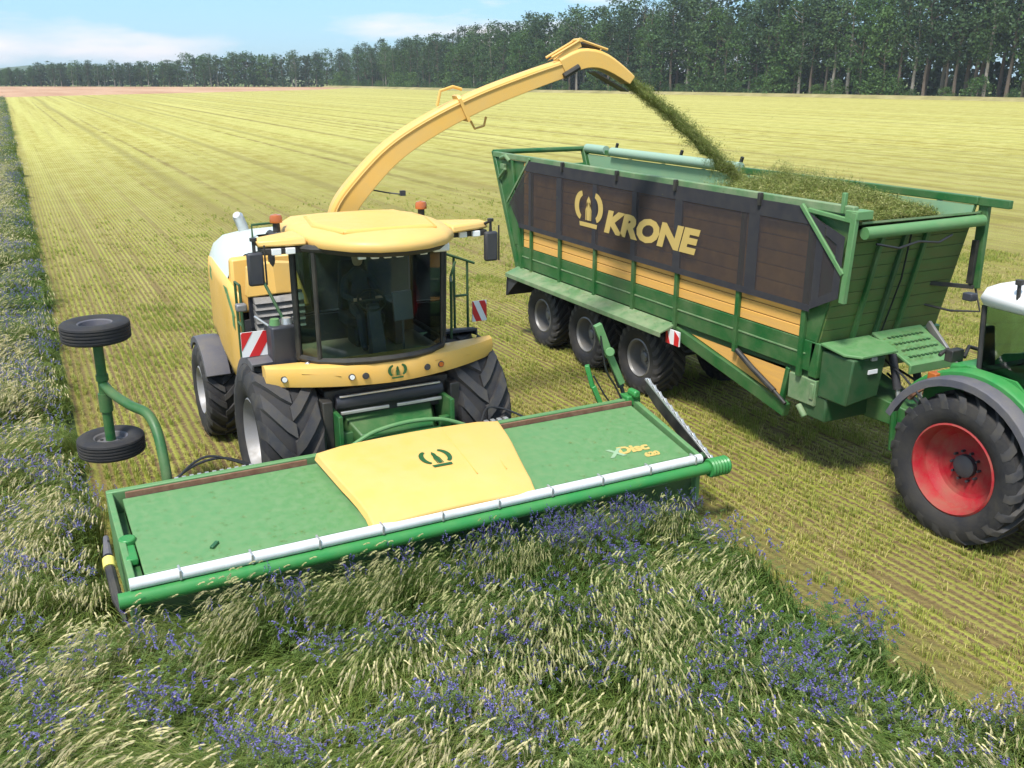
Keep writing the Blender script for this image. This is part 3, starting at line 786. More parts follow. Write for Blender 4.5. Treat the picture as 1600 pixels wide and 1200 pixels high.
        mb = MB(); mb.tube([(mx - .05 * s, tipy - .02, 3.80), (mx, tipy - .17, 3.86), (mx, tipy - .17, 3.72)], 0.022, 8); mb.tube([(mx + .125, tipy - .18, 3.30), (mx + .125, tipy - .18, 3.8)], 0.012, 6)
        mb.tube([(mx, tipy - .17, 3.86), (mx, tipy - .17, 3.90)], 0.045, 10)
        part('mirror_arm', mb, M['black'], mirror)
    # work lights under the roof front
    for x in (3.70, 3.86, 4.02, 4.18, 4.52):
        y = 11.16 + 0.25 * ((x - 4.17)) ** 2; mb = MB(); mb.box(x - .05, x + .05, y, y + .06, 3.62, 3.69); part('work_light', mb, M['lamp_lens'], H, 0.01)
    mb = MB(); mb.box(4.72, 4.96, 11.36, 11.50, 3.60, 3.72); part('camera_box', mb, M['white'], H, 0.03)
    for x, y in ((3.02, 12.75), (5.28, 13.15)):
        part('beacon_base', MB().tube([(x, y, 3.80), (x, y, 3.93)], 0.05, 12), M['black'], H)
        mb = MB(); mb.lathe_x([(0, 0.085), (0.07, 0.085), (0.10, 0.07), (0.115, 0.0)], 16)
        mb.v = [(x + b, y + c, 3.93 + a) for a, b, c in mb.v]
        part('beacon_light', mb, M['orange'], H)
    # exhaust, rails
    mb = MB(); mb.tube([(3.20, 15.5, 3.2), (3.12, 15.5, 3.52), (3.06, 15.46, 3.66)], [0.075, 0.085, 0.085], 14); mb.tube([(3.06, 15.46, 3.66), (3.03, 15.43, 3.70)], [0.09, 0.06], 14)
    part('exhaust_pipe', mb, M['steel'], H)
    def rail(pts, r=0.018, m='dark_green', name='handrail'):
        mb = MB()
        for p in pts: mb.tube(p, r, 7)
        part(name, mb, M[m], H)
    rail([[(3.06, 14.5, 3.4), (3.06, 14.5, 3.66), (3.66, 14.5, 3.68), (3.70, 14.5, 3.44)]], 0.02, 'dark_green')
    # ladder and rails, both sides
    rail([[(5.56, 12.75, 2.02), (5.56, 12.75, 2.95), (5.66, 12.8, 3.16)], [(5.66, 12.85, 2.02), (5.66, 12.85, 3.22)], [(5.88, 12.85, 2.02), (5.88, 12.85, 3.16)], [(5.48, 12.8, 3.30), (6.0, 12.85, 3.10)], [(5.66, 12.85, 2.62), (5.88, 12.85, 2.62)], [(5.40, 12.4, 2.02), (5.42, 12.4, 2.95), (5.56, 12.75, 2.95)]], 0.02)
    rail([[(2.46, 12.75, 1.95), (2.46, 12.75, 3.12)], [(2.46, 13.05, 1.95), (2.46, 13.05, 3.12), (2.46, 12.75, 3.12)], [(2.46, 12.75, 2.55), (2.46, 13.05, 2.55)]], 0.02)
    rail([[(3.02, 12.15, 2.02), (2.98, 12.2, 2.5), (2.72, 12.9, 3.35)]], 0.022)
    rail([[(2.56, 12.45, 2.75), (2.72, 12.35, 2.62), (2.86, 12.3, 2.5)]], 0.016, 'steel', 'grab_handle')
    # storage box with two cans on top, filler cap
    box = part('storage_box', MB().box(2.70, 3.04, 12.14, 12.60, 2.02, 2.64), M['charcoal'], H, 0.03)
    for x, m_ in ((2.79, 'header_green'), (2.95, 'steel')):
        mb = MB(); mb.tube([(x, 12.3, 2.64), (x, 12.3, 2.72)], [0.075, 0.06], 14); part('filler_cap', mb, M[m_], box)
    mb = MB(); mb.tube([(3.0, 11.92, 2.10), (3.08, 11.85, 2.18), (3.15, 11.8, 2.08)], 0.03, 8); mb.box(3.0, 3.12, 11.75, 11.83, 2.06, 2.16); mb.box(3.2, 3.32, 11.72, 11.78, 2.05, 2.10)
    part('hose_coupling', mb, M['steel'], H, 0.006)
    part('side_lamp', MB().box(2.36, 2.50, 12.55, 12.68, 2.80, 2.90), M['rim_grey'], H, 0.02)
    # striped warning panels
    def warning(x0, x1, z0, z1, y, tilt):
        root = part('warning_panel', MB().box(x0, x1, y, y + 0.015, z0, z1), M['refl_white'], H)
        w, h = x1 - x0, z1 - z0
        for (a, b) in ((-0.55, -0.15), (0.25, 0.65), (1.05, 1.45)):
            poly = []
            for u, v in ((a, 0), (b, 0), (b + 0.6 * tilt, 1), (a + 0.6 * tilt, 1)):
                poly.append((u, v))
            # clip against the panel
            def clip(p, ax, lim, keep_less):
                out = []
                for i in range(len(p)):
                    A, B = p[i], p[(i + 1) % len(p)]
                    ia = (A[ax] <= lim) == keep_less or A[ax] == lim; ib = (B[ax] <= lim) == keep_less or B[ax] == lim
                    if ia: out.append(A)
                    if ia != ib:
                        t = (lim - A[ax]) / (B[ax] - A[ax]); out.append((A[0] + t * (B[0] - A[0]), A[1] + t * (B[1] - A[1])))
                return out
            poly = clip(clip(poly, 0, 0.0, False), 0, 1.0, True)
            if len(poly) >= 3:
                mb = MB(); mb.slab([(x0 + u * w, y - 0.001, z0 + v * h) for u, v in poly], (0, -1, 0), 0.003)
                part('red_stripe', mb, M['red'], root)
    warning(2.36, 2.71, 2.20, 2.54, 12.45, 1)
    warning(5.90, 6.14, 2.22, 2.54, 12.72, -1)
    # ---------------- spout
    path = [(4.42, 14.5, 3.40), (4.48, 14.46, 3.80), (4.78, 14.36, 4.22), (5.26, 14.24, 4.70), (5.88, 14.08, 5.10), (6.62, 13.92, 5.45), (7.40, 13.74, 5.74), (7.95, 13.62, 5.92)]
    d = Vector((0.97, -0.22, 0)).normalized(); side = Vector((0.22, 0.97, 0)).normalized()
    def spout_ring(i, pts, hh, ww):
        p = Vector(pts[i]); t = (Vector(pts[min(i + 1, len(pts) - 1)]) - Vector(pts[max(i - 1, 0)])).normalized()
        nrm = side.cross(t).normalized()
        if nrm.z < 0: nrm = -nrm
        s = side * (ww / 2); a = nrm * (hh / 2)
        return [p - s - a, p + s - a, p + s + a * 0.75, p + s * 0.8 + a, p - s * 0.8 + a, p - s + a * 0.75]
    # smooth the path
    def spl(pts, k=5):
        P = [Vector(p) for p in pts]; out = []
        for i in range(len(P) - 1):
            p0, p1, p2, p3 = P[max(i - 1, 0)], P[i], P[i + 1], P[min(i + 2, len(P) - 1)]
            for j in range(k):
                t = j / k
                out.append(0.5 * ((2 * p1) + (-p0 + p2) * t + (2 * p0 - 5 * p1 + 4 * p2 - p3) * t * t + (-p0 + 3 * p1 - 3 * p2 + p3) * t ** 3))
        out.append(P[-1]); return out
    sp = spl(path)
    mb = MB(); mb.loft([spout_ring(i, sp, interp(i, [0, len(sp) - 1], [0.40, 0.27]), interp(i, [0, len(sp) - 1], [0.46, 0.36])) for i in range(len(sp))])
    spout = part('discharge_spout', mb, M['yellow'], H, 0.008, smooth=35)
    # raised edge strips along the spout (flange seams)
    for off in (-1, 1):
        mb = MB(); rs = []
        for i in range(len(sp)):
            r = spout_ring(i, sp, interp(i, [0, len(sp) - 1], [0.40, 0.27]) * 0.72, interp(i, [0, len(sp) - 1], [0.46, 0.36]) + 0.02)
            rs.append((r[5] if off < 0 else r[2]))
        mb.tube(rs, 0.012, 5); part('spout_seam', mb, M['yellow_cover'], spout)
    # mid flange with brackets
    k = 23
    mb = MB()
    a = spout_ring(k, sp, 0.42, 0.47); b = [p + (Vector(sp[k + 1]) - Vector(sp[k])).normalized() * 0.05 for p in a]; mb.hexa(a, b)
    q = Vector(sp[k - 1])
    mb.tube([q + Vector((-.22, 0, .12)), q + Vector((-.16, 0, .34)), q + Vector((.05, 0, .40)), q + Vector((.2, 0, .36))], 0.025, 7)
    mb.tube([q + Vector((.35, 0, -.12)), q + Vector((.42, 0, -.24)), q + Vector((.58, 0, -.2)), q + Vector((.62, 0, -.06))], 0.02, 7)
    part('spout_flange', mb, M['yellow'], spout)
    # end deflector, hinged in two steps
    dpath = [(7.90, 13.63, 5.93), (8.20, 13.56, 6.06), (8.50, 13.49, 6.05), (8.78, 13.43, 5.92), (9.04, 13.37, 5.74)]
    dp = spl(dpath, 3)
    mb = MB(); mb.loft([spout_ring(i, dp, interp(i, [0, 3, 6, len(dp) - 1], [0.29, 0.31, 0.26, 0.15]), 0.40) for i in range(len(dp))])
    flap = part('spout_deflector', mb, M['yellow'], H, 0.008)
    mb = MB()
    for s in (-1, 1):
        o = side * (0.16 * s)
        mb.tube([Vector((7.72, 13.66, 6.08)) + o, Vector((8.18, 13.56, 6.34)) + o, Vector((8.62, 13.46, 6.20)) + o], 0.02, 7)
        mb.slab([Vector((7.75, 13.66, 6.03)) + o, Vector((8.2, 13.56, 6.24)) + o, Vector((8.16, 13.56, 6.36)) + o], side, 0.02)
    mb.tube([Vector((8.18, 13.56, 6.34)) - side * .18, Vector((8.18, 13.56, 6.34)) + side * .18], 0.03, 8)
    part('deflector_linkage', mb, M['yellow_cover'], flap)
    for pts in ([(7.85, 13.40, 5.80), (8.1, 13.36, 5.94)], [(8.2, 13.56, 6.3), (8.55, 13.48, 6.24)]): part('deflector_cylinder', MB().tube(pts, 0.05, 8), M['black'], flap)
    mb = MB(); mb.slab([Vector((8.42, 13.51, 5.86)) - side * .19, Vector((8.98, 13.38, 5.56)) - side * .19, Vector((8.98, 13.38, 5.56)) + side * .19, Vector((8.42, 13.51, 5.86)) + side * .19], (0, 0, 1), 0.02)
    part('deflector_underside', mb, M['black'], flap)  # black plate stands in for the shade under the deflector
    mb = MB(); mb.tube([(4.42, 14.5, 3.2), (4.42, 14.5, 3.52)], [0.42, 0.36], 24); part('spout_turntable', mb, M['yellow'], H)
    mb = MB(); mb.box(5.30, 5.38, 14.02, 14.08, 4.02, 4.10); mb.tube([(5.34, 14.06, 4.04), (5.15, 14.2, 4.06), (4.95, 14.3, 4.1)], 0.012, 6); part('spout_lamp', mb, M['charcoal'], spout)
    return H
harvester = build_harvester()

# ------------------------------------------------------------------ operator
def build_operator():
    me = bpy.data.meshes.new('person')
    P = [(4.14, 12.80, 2.64), (4.14, 12.84, 2.90), (4.14, 12.85, 3.08), (4.14, 12.82, 3.22),      # pelvis chest neckbase neck
         (4.32, 12.84, 3.06), (4.40, 12.70, 2.84), (4.30, 12.44, 2.82), (3.96, 12.84, 3.06), (3.88, 12.70, 2.84), (3.98, 12.44, 2.82),
         (4.24, 12.76, 2.62), (4.27, 12.38, 2.62), (4.26, 12.32, 2.20), (4.26, 12.22, 2.15),
         (4.04, 12.76, 2.62), (4.01, 12.38, 2.62), (4.02, 12.32, 2.20), (4.02, 12.22, 2.15)]
    Ed = [(0, 1), (1, 2), (2, 3), (2, 4), (4, 5), (5, 6), (2, 7), (7, 8), (8, 9), (0, 10), (10, 11), (11, 12), (12, 13), (0, 14), (14, 15), (15, 16), (16, 17)]
    Rd = [.15, .16, .12, .06, .07, .05, .035, .07, .05, .035, .09, .075, .05, .045, .09, .075, .05, .045]
    me.from_pydata(P, Ed, []); me.materials.append(M['shirt'])
    o = bpy.data.objects.new('person', me); COL.objects.link(o)
    sk = o.modifiers.new('skin', 'SKIN'); o.data.skin_vertices  # noqa
    for i, r in enumerate(Rd): me.skin_vertices[0].data[i].radius = (r, r * (0.75 if i < 3 else 1))
    me.skin_vertices[0].data[0].use_root = True
    ss = o.modifiers.new('smooth', 'SUBSURF'); ss.levels = 1; ss.render_levels = 1
    tag(o, "seated operator in dark clothing behind the harvester windscreen", "person")
    WP[o.name] = Vector((0, 0, 0))
    mb = MB()
    rings = []
    for z, rx, ry, dy in ((3.24, .045, .05, 0), (3.27, .065, .075, -.01), (3.32, .075, .09, -.01), (3.38, .078, .098, 0), (3.43, .07, .09, .0), (3.47, .04, .055, .0)):
        rings.append([(4.14 + rx * math.cos(a), 12.81 + dy + ry * math.sin(a), z) for a in [2 * math.pi * k / 14 for k in range(14)]])
    mb.loft(rings); mb.hexa([(4.125, 12.70, 3.33), (4.155, 12.70, 3.33), (4.15, 12.74, 3.33), (4.13, 12.74, 3.33)], [(4.133, 12.715, 3.375), (4.147, 12.715, 3.375), (4.147, 12.73, 3.375), (4.133, 12.73, 3.375)])
    part('head', mb, M['skin'], o)
    mb = MB(); rings = []
    for z, k_ in ((3.38, 1.06), (3.43, 1.06), (3.48, .75), (3.495, .3)):
        rings.append([(4.14 + .078 * k_ * math.cos(a), 12.83 + .095 * k_ * math.sin(a), z) for a in [2 * math.pi * k / 14 for k in range(14)]])
    mb.loft(rings); part('hair', mb, M['seat'], o)
    for x in (3.98, 4.30):
        mb = MB(); mb.hexa([(x - .03, 12.36, 2.82), (x + .03, 12.36, 2.82), (x + .035, 12.45, 2.80), (x - .035, 12.45, 2.80)], [(x - .03, 12.36, 2.86), (x + .03, 12.36, 2.86), (x + .035, 12.45, 2.85), (x - .035, 12.45, 2.85)])
        for k in range(4): mb.tube([(x - .027 + .018 * k, 12.37, 2.85), (x - .027 + .018 * k, 12.31, 2.87), (x - .027 + .018 * k, 12.29, 2.83)], 0.009, 6)
        mb.tube([(x + (.03 if x < 4.1 else -.03), 12.43, 2.83), (x + (.05 if x < 4.1 else -.05), 12.37, 2.83)], 0.011, 6)
        part('hand', mb, M['skin'], o)
build_operator()

# ------------------------------------------------------------------ cutting header
def build_header():
    T = thing('cutting_header', (4.1, 10.1, 0), "wide green cutting header with yellow centre cover mounted ahead of the harvester wheels", "header")
    RY, FY = 11.10, 9.12
    def zt(y): return 1.00 + (y - FY) / (RY - FY) * 0.15
    def panel(x0f, x1f, x0r, x1r, y0, y1, dz, m, name, thick=0.05, bev=0.012, nx=1, label=None):
        mb = MB()
        b = [(x0f, y0, zt(y0) + dz - thick), (x1f, y0, zt(y0) + dz - thick), (x1r, y1, zt(y1) + dz - thick), (x0r, y1, zt(y1) + dz - thick)]
        mb.hexa(b, [(x, y, z + thick) for x, y, z in b])
        return part(name, mb, m, T, bev, label)
    lp = panel(0.58, 4.1, 0.56, 4.1, 9.22, 10.93, 0.0, M['header_green'], 'top_panel')
    rp = panel(4.1, 7.44, 4.1, 7.66, 9.22, 10.93, 0.0, M['header_green'], 'top_panel')
    # yellow centre cover with rounded flanks
    mb = MB(); rows = []
    for j in range(9):
        t = j / 8; y = 9.06 + t * (10.90 - 9.06)
        xl = interp(t, [0, .15, .5, 1], [2.98, 2.98, 2.92, 2.86]); xr = interp(t, [0, .3, .7, 1], [5.02, 5.12, 5.32, 5.42])
        z = zt(y) + interp(t, [0, .12, .3, 1], [0.06, 0.14, 0.18, 0.18])
        row = [(xl - .03, y, z - .11)]
        for i in range(9):
            u = i / 8; row.append((xl + (xr - xl) * u, y, z + 0.035 * math.sin(math.pi * u) - (0.03 if i in (0, 8) else 0)))
        row.append((xr + .03, y, z - .11)); rows.append(row)
    mb.loft(rows, cap=True, closed=False)
    # close the front of the cover down to the bar
    cover = part('centre_cover', mb, M['yellow_cover'], T, 0.015, smooth=30)
    part('cover_front_edge', MB().box(3.02, 5.0, 9.09, 9.14, 0.93, 1.02), M['charcoal'], T, 0.01)
    for xa, xb in ((4.42, 4.55), (4.80, 5.02)):
        mb = MB(); mb.tube([(xa, y, zt(y) + 0.132 + 0.035 * math.sin(math.pi * (0.72 if xa < 4.6 else 0.9)) - .006) if False else (xa + (xb - xa) * (y - 9.2) / 1.65, y, zt(y) + (0.207 if xa < 4.6 else 0.188)) for y in (9.5, 9.9, 10.3, 10.8)], 0.007, 5)
        part('cover_seam', mb, M['plank'], cover)
    vs, fs = crown_2d(0.36, 0.44)
    mb = MB(); nrm = Vector((0, -0.076, 1)); place2d(mb, vs, fs, (4.14, 10.03, zt(10.03) + 0.221), (1, 0, 0), (0, 1, 0.076), nrm, 0.004)
    part('crown_emblem', mb, M['emblem'], cover)
    # lettering on the right panel
    vs, fs = text_mb("X", 0.30, 0.25, 0.012); mb = MB(); place2d(mb, vs, fs, (6.42, 9.56, zt(9.56) + 0.003), (1, -.02, 0), (0, 1, .076), nrm, 0.004); part('lettering', mb, M['pale_print'], rp)
    vs, fs = text_mb("Disc", 0.26, 0.25, 0.014); mb = MB(); place2d(mb, vs, fs, (6.58, 9.60, zt(9.60) + 0.003), (1, -.02, 0), (0, 1, .076), nrm, 0.004); part('lettering', mb, M['gold'], rp)
    vs, fs = text_mb("620", 0.15, 0.2, 0.01); mb = MB(); place2d(mb, vs, fs, (6.86, 9.40, zt(9.40) + 0.003), (1, -.02, 0), (0, 1, .076), nrm, 0.004); part('lettering', mb, M['gold'], rp)
    part('panel_latch', MB().bar((1.28, 9.42, zt(9.42) + .015), (1.36, 9.52, zt(9.52) + .015), 0.045, 0.03), M['emblem'], lp, 0.005)
    # rear upstand and rubber flap
    mb = MB(); mb.box(0.40, 7.82, 11.03, 11.12, 0.72, 1.20); part('rear_beam', mb, M['header_green'], T, 0.015)
    part('rubber_flap', MB().box(0.60, 2.75, 10.95, 10.985, 1.0, 1.195), M['rust'], T, 0.004); part('rubber_flap', MB().box(5.45, 7.68, 10.95, 10.985, 1.0, 1.195), M['rust'], T, 0.004)
    mb = MB(); mb.box(0.58, 7.66, 10.932, 10.95, 0.95, 1.13); part('shadow_gap_strip', mb, M['black'], T)  # black strip put in as the shade of the gap
    # side plates
    for (xf, xr) in ((0.42, 0.40), (7.50, 7.74)):
        mb = MB(); o = 0.07
        mb.hexa([(xf, 9.14, 0.35), (xf + o, 9.14, 0.35), (xr + o, 11.03, 0.35), (xr, 11.03, 0.35)], [(xf, 9.14, 1.02), (xf + o, 9.14, 1.02), (xr + o, 11.03, 1.19), (xr, 11.03, 1.19)])
        part('side_plate', mb, M['header_green'], T, 0.012)
    mb = MB(); part('edge_channel', MB().box(0.46, 0.57, 9.2, 10.95, 0.85, 0.96), M['green'], T, 0.01); part('edge_channel', MB().box(7.48, 7.66, 9.3, 10.95, 0.85, 0.95), M['green'], T, 0.01)
    # left details: gear case and green bracket
    mb = MB(); mb.tube([(0.50, 9.95, 1.0), (0.50, 9.95, 1.10)], 0.09, 12); mb.box(0.44, 0.56, 9.5, 9.85, 0.98, 1.06); part('end_bracket', mb, M['green_bright'], T, 0.015)
    # silver bar, green front tube
    mb = MB(); mb.tube([(0.42, 9.08, 1.00), (7.50, 9.08, 1.00)], 0.062, 14); part('front_bar', mb, M['silver_bar'], T)
    for x in np.arange(0.9, 7.4, 0.72):
        part('bar_clip', MB().box(x - .012, x + .012, 9.01, 9.15, 0.96, 1.068), M['steel'], T, 0.004)
    mb = MB(); mb.tube([(0.30, 9.04, 0.86), (7.62, 9.04, 0.86)], 0.082, 16); part('crop_tube', mb, M['green_bright'], T)
    mb = MB()
    for k in range(6): mb.tube([(7.60 + k * .05, 9.02, 0.86), (7.625 + k * .05, 9.02, 0.86), (7.65 + k * .05, 9.02, 0.86)], [0.115, 0.13, 0.115], 18, cap=True)
    part('tube_end_bellows', mb, M['green_bright'], T)
    # belly with the discs
    mb = MB(); mb.box(0.5, 7.6, 9.25, 11.0, 0.32, 0.80); part('disc_bed', mb, M['dark_green'], T, 0.03)
    for i in range(10):
        x = 0.86 + i * 0.70
        mb = MB(); mb.tube([(x, 9.25, 0.16), (x, 9.25, 0.22), (x, 9.25, 0.26)], [0.26, 0.26, 0.12], 16); part('cutting_disc', mb, M['steel'], T)
    # feeder adapter at the rear
    mb = MB(); mb.hexa([(3.3, 11.12, 0.4), (5.0, 11.12, 0.4), (4.85, 11.36, 0.45), (3.45, 11.36, 0.45)], [(3.3, 11.12, 1.12), (5.0, 11.12, 1.12), (4.7, 11.36, 1.2), (3.6, 11.36, 1.2)]); part('rear_adapter', mb, M['green'], T, 0.02)
    # arched guard tube and hoses
    def spl(P, k=6):
        P = [Vector(p) for p in P]; out = []
        for i in range(len(P) - 1):
            p0, p1, p2, p3 = P[max(i - 1, 0)], P[i], P[i + 1], P[min(i + 2, len(P) - 1)]
            for j in range(k):
                t = j / k; out.append(0.5 * ((2 * p1) + (-p0 + p2) * t + (2 * p0 - 5 * p1 + 4 * p2 - p3) * t * t + (-p0 + 3 * p1 - 3 * p2 + p3) * t ** 3))
        return out + [P[-1]]
    part('guard_arch', MB().tube(spl([(3.28, 11.2, 1.08), (3.5, 11.24, 1.19), (3.8, 11.28, 1.29), (4.26, 11.3, 1.335), (4.7, 11.3, 1.30), (5.0, 11.26, 1.20), (5.25, 11.2, 1.07)]), 0.03, 10), M['header_green'], T)
    mb = MB()
    mb.tube(spl([(1.2, 11.2, 1.14), (1.45, 11.36, 1.26), (1.7, 11.4, 1.28), (2.1, 11.3, 1.12)]), 0.016, 7)
    mb.tube(spl([(1.15, 11.22, 1.12), (1.5, 11.44, 1.2), (1.85, 11.42, 1.22), (2.25, 11.26, 1.06)]), 0.016, 7)
    part('hydraulic_hose', mb, M['hose'], T)
    part('hydraulic_hose', MB().tube(spl([(5.3, 11.2, 1.16), (5.5, 11.4, 1.3), (5.75, 11.35, 1.26), (6.0, 11.2, 1.14)]), 0.016, 7), M['hose'], T)
    mb = MB()
    for i in range(11): mb.box(1.18 + i * .09, 1.23 + i * .09, 11.14, 11.22, 1.10, 1.17)
    for i in range(4): mb.box(5.35 + i * .1, 5.41 + i * .1, 11.14, 11.22, 1.12, 1.20)
    part('hose_clamp', mb, M['steel'], T, 0.005)
    # folded transport axle on the left: post with two wheels, curved arm
    ax = sub_empty('transport_axle', (0.63, 13.0, 1.8), T)
    def loc(me_name, mb, m, bev=0.0):
        mb.v = [(x - 0.63, y - 13.0, z - 1.8) for x, y, z in mb.v]
        return local(me_name, mb.mesh(me_name, m, 35), ax, bev)
    loc('axle_beam', MB().tube([(0.63, 13.0, 1.05), (0.63, 13.0, 2.62)], 0.065, 14), M['green'])
    loc('axle_sleeve', MB().tube([(0.63, 13.0, 1.55), (0.63, 13.0, 1.80)], 0.085, 14), M['green']); loc('axle_sleeve', MB().tube([(0.63, 13.0, 1.98), (0.63, 13.0, 2.06)], 0.08, 14), M['green'])
    loc('curved_arm', MB().tube(spl([(0.64, 12.97, 1.92), (0.72, 12.7, 1.86), (0.87, 12.2, 1.84), (1.02, 11.85, 1.82), (1.09, 11.62, 1.66), (1.11, 11.4, 1.32), (1.11, 11.3, 1.05)]), 0.062, 14), M['green'])
    loc('axle_pin', MB().tube([(0.63, 13.0, 1.00), (0.63, 13.0, 1.10)], 0.045, 10), M['steel'])
    # small road tyre: axis turned upright
    def road_wheel(z, flip):
        R, w, rr = 0.43, 0.26, 0.22
        mb = MB(); hw = w / 2
        half = [(-hw * .82, rr), (-hw, rr + .06), (-hw * 1.02, rr + .12), (-hw * .93, R - .03), (-hw * .78, R - .006)]
        grooves = []
        for g in (-0.5, -0.17, 0.17, 0.5):
            grooves += [(g * hw - .012, R), (g * hw - .008, R - .014), (g * hw + .008, R - .014), (g * hw + .012, R)]
        mb.lathe_x(half + grooves + [(-x, r) for x, r in reversed(half)], 48)
        rm = MB(); rm.lathe_x([(hw * .84, rr + .01), (hw * .7, rr - .02), (hw * .35, rr * .82), (hw * .3, rr * .5), (hw * .45, rr * .4), (hw * .45, 0)], 32); rm.lathe_x([(-hw * .84, rr + .01), (-hw * .7, rr - .02), (hw * .2, rr * .8), (hw * .2, 0)], 32)
        for k in range(5):
            a = 2 * math.pi * k / 5; rm.tube([(hw * .30, math.cos(a) * rr * .62, math.sin(a) * rr * .62), (hw * .42, math.cos(a) * rr * .62, math.sin(a) * rr * .62)], 0.022, 8, 1)
        for m_ in (mb, rm):
            m_.v = [(y, zz, (x if not flip else -x) + (z - 1.8)) for x, y, zz in m_.v]
        local('road_tyre', mb.mesh('road_tyre', M['tyre'], 30), ax)
        local('road_rim', rm.mesh('road_rim', [M['fender'], M['black']], 30), ax)
    road_wheel(2.66, True); road_wheel(1.08, False)
    # right-hand support: green arm, bracket, cylinder
    mb = MB(); mb.bar((7.22, 11.25, 2.36), (7.42, 11.2, 1.86), 0.10, 0.12); mb.bar((7.42, 11.2, 1.88), (7.62, 11.15, 1.42), 0.09, 0.10); mb.tube([(7.36, 11.1, 1.96), (7.48, 11.3, 1.90)], 0.07, 12)
    part('support_arm', mb, M['header_green'], T, 0.012)
    mb = MB(); mb.bar((7.06, 11.25, 1.76), (7.14, 11.2, 1.42), 0.10, 0.07); mb.bar((7.14, 11.2, 1.45), (7.30, 11.15, 1.05), 0.14, 0.07); mb.bar((7.28, 11.12, 1.08), (7.62, 11.12, 1.14), 0.08, 0.12); part('lift_bracket', mb, M['green_bright'], T, 0.012)
    mb = MB(); mb.tube([(7.50, 11.22, 1.72), (7.64, 11.2, 1.36)], 0.055, 12); mb.tube([(7.64, 11.2, 1.38), (7.72, 11.18, 1.12)], 0.03, 10); part('hydraulic_cylinder', mb, M['charcoal'], T)
    mb = MB(); mb.tube(spl([(7.25, 11.2, 2.2), (7.32, 11.14, 1.7), (7.5, 11.14, 1.4), (7.6, 11.1, 1.18)]), 0.016, 6); mb.tube(spl([(7.15, 11.2, 1.6), (7.3, 11.12, 1.3), (7.42, 11.12, 1.15)]), 0.014, 6); part('support_hose', mb, M['hose'], T)
    mb = MB(); mb.box(7.62, 7.86, 10.98, 11.2, 1.10, 1.26); mb.tube([(7.74, 10.9, 1.3), (7.74, 11.1, 1.3)], 0.06, 10); part('corner_bracket', mb, M['green_bright'], T, 0.02)
    # vertical side knife on the right
    mb = MB(); mb.slab([(7.86, 10.86, 1.50), (7.86, 9.30, 0.80), (7.86, 9.42, 0.66), (7.86, 10.62, 1.18), (7.86, 10.9, 1.36)], (1, 0, 0), 0.05); knife = part('side_knife', mb, M['black'], T, 0.006)
    mb = MB(); mb.bar((7.885, 10.9, 1.53), (7.885, 9.30, 0.82), 0.06, 0.03)
    for i in range(12):
        t = i / 11; y = 10.86 - 1.5 * t; z = 1.535 - 0.665 * t; mb.slab([(7.86, y, z), (7.86, y - .1, z - .044), (7.86, y - .04, z + .02)], (1, 0, 0), 0.04)
    part('knife_blade', mb, M['steel'], knife, 0.003)
    mb = MB(); mb.box(7.66, 7.84, 9.7, 10.6, 0.55, 0.72); mb.tube([(7.72, 9.5, 0.75), (7.78, 9.35, 0.9)], 0.05, 8); part('knife_mount', mb, M['dark_green'], T, 0.015)
    # left-hand pole with a yellow band
    pole = part('marker_pole', MB().tube([(0.30, 9.95, 1.10), (0.28, 9.6, 0.98), (0.30, 9.2, 0.80), (0.34, 9.0, 0.66)], [0.03, 0.05, 0.055, 0.02], 10), M['black'], T)
    part('marker_head', MB().tube([(0.30, 10.02, 1.12), (0.285, 9.74, 1.03)], [0.028, 0.048], 10), M['fender'], pole)
    part('yellow_band', MB().tube([(0.284, 9.70, 1.015), (0.28, 9.58, 0.975)], 0.062, 12), M['yellow_tape'], pole)
    return T
header = build_header()

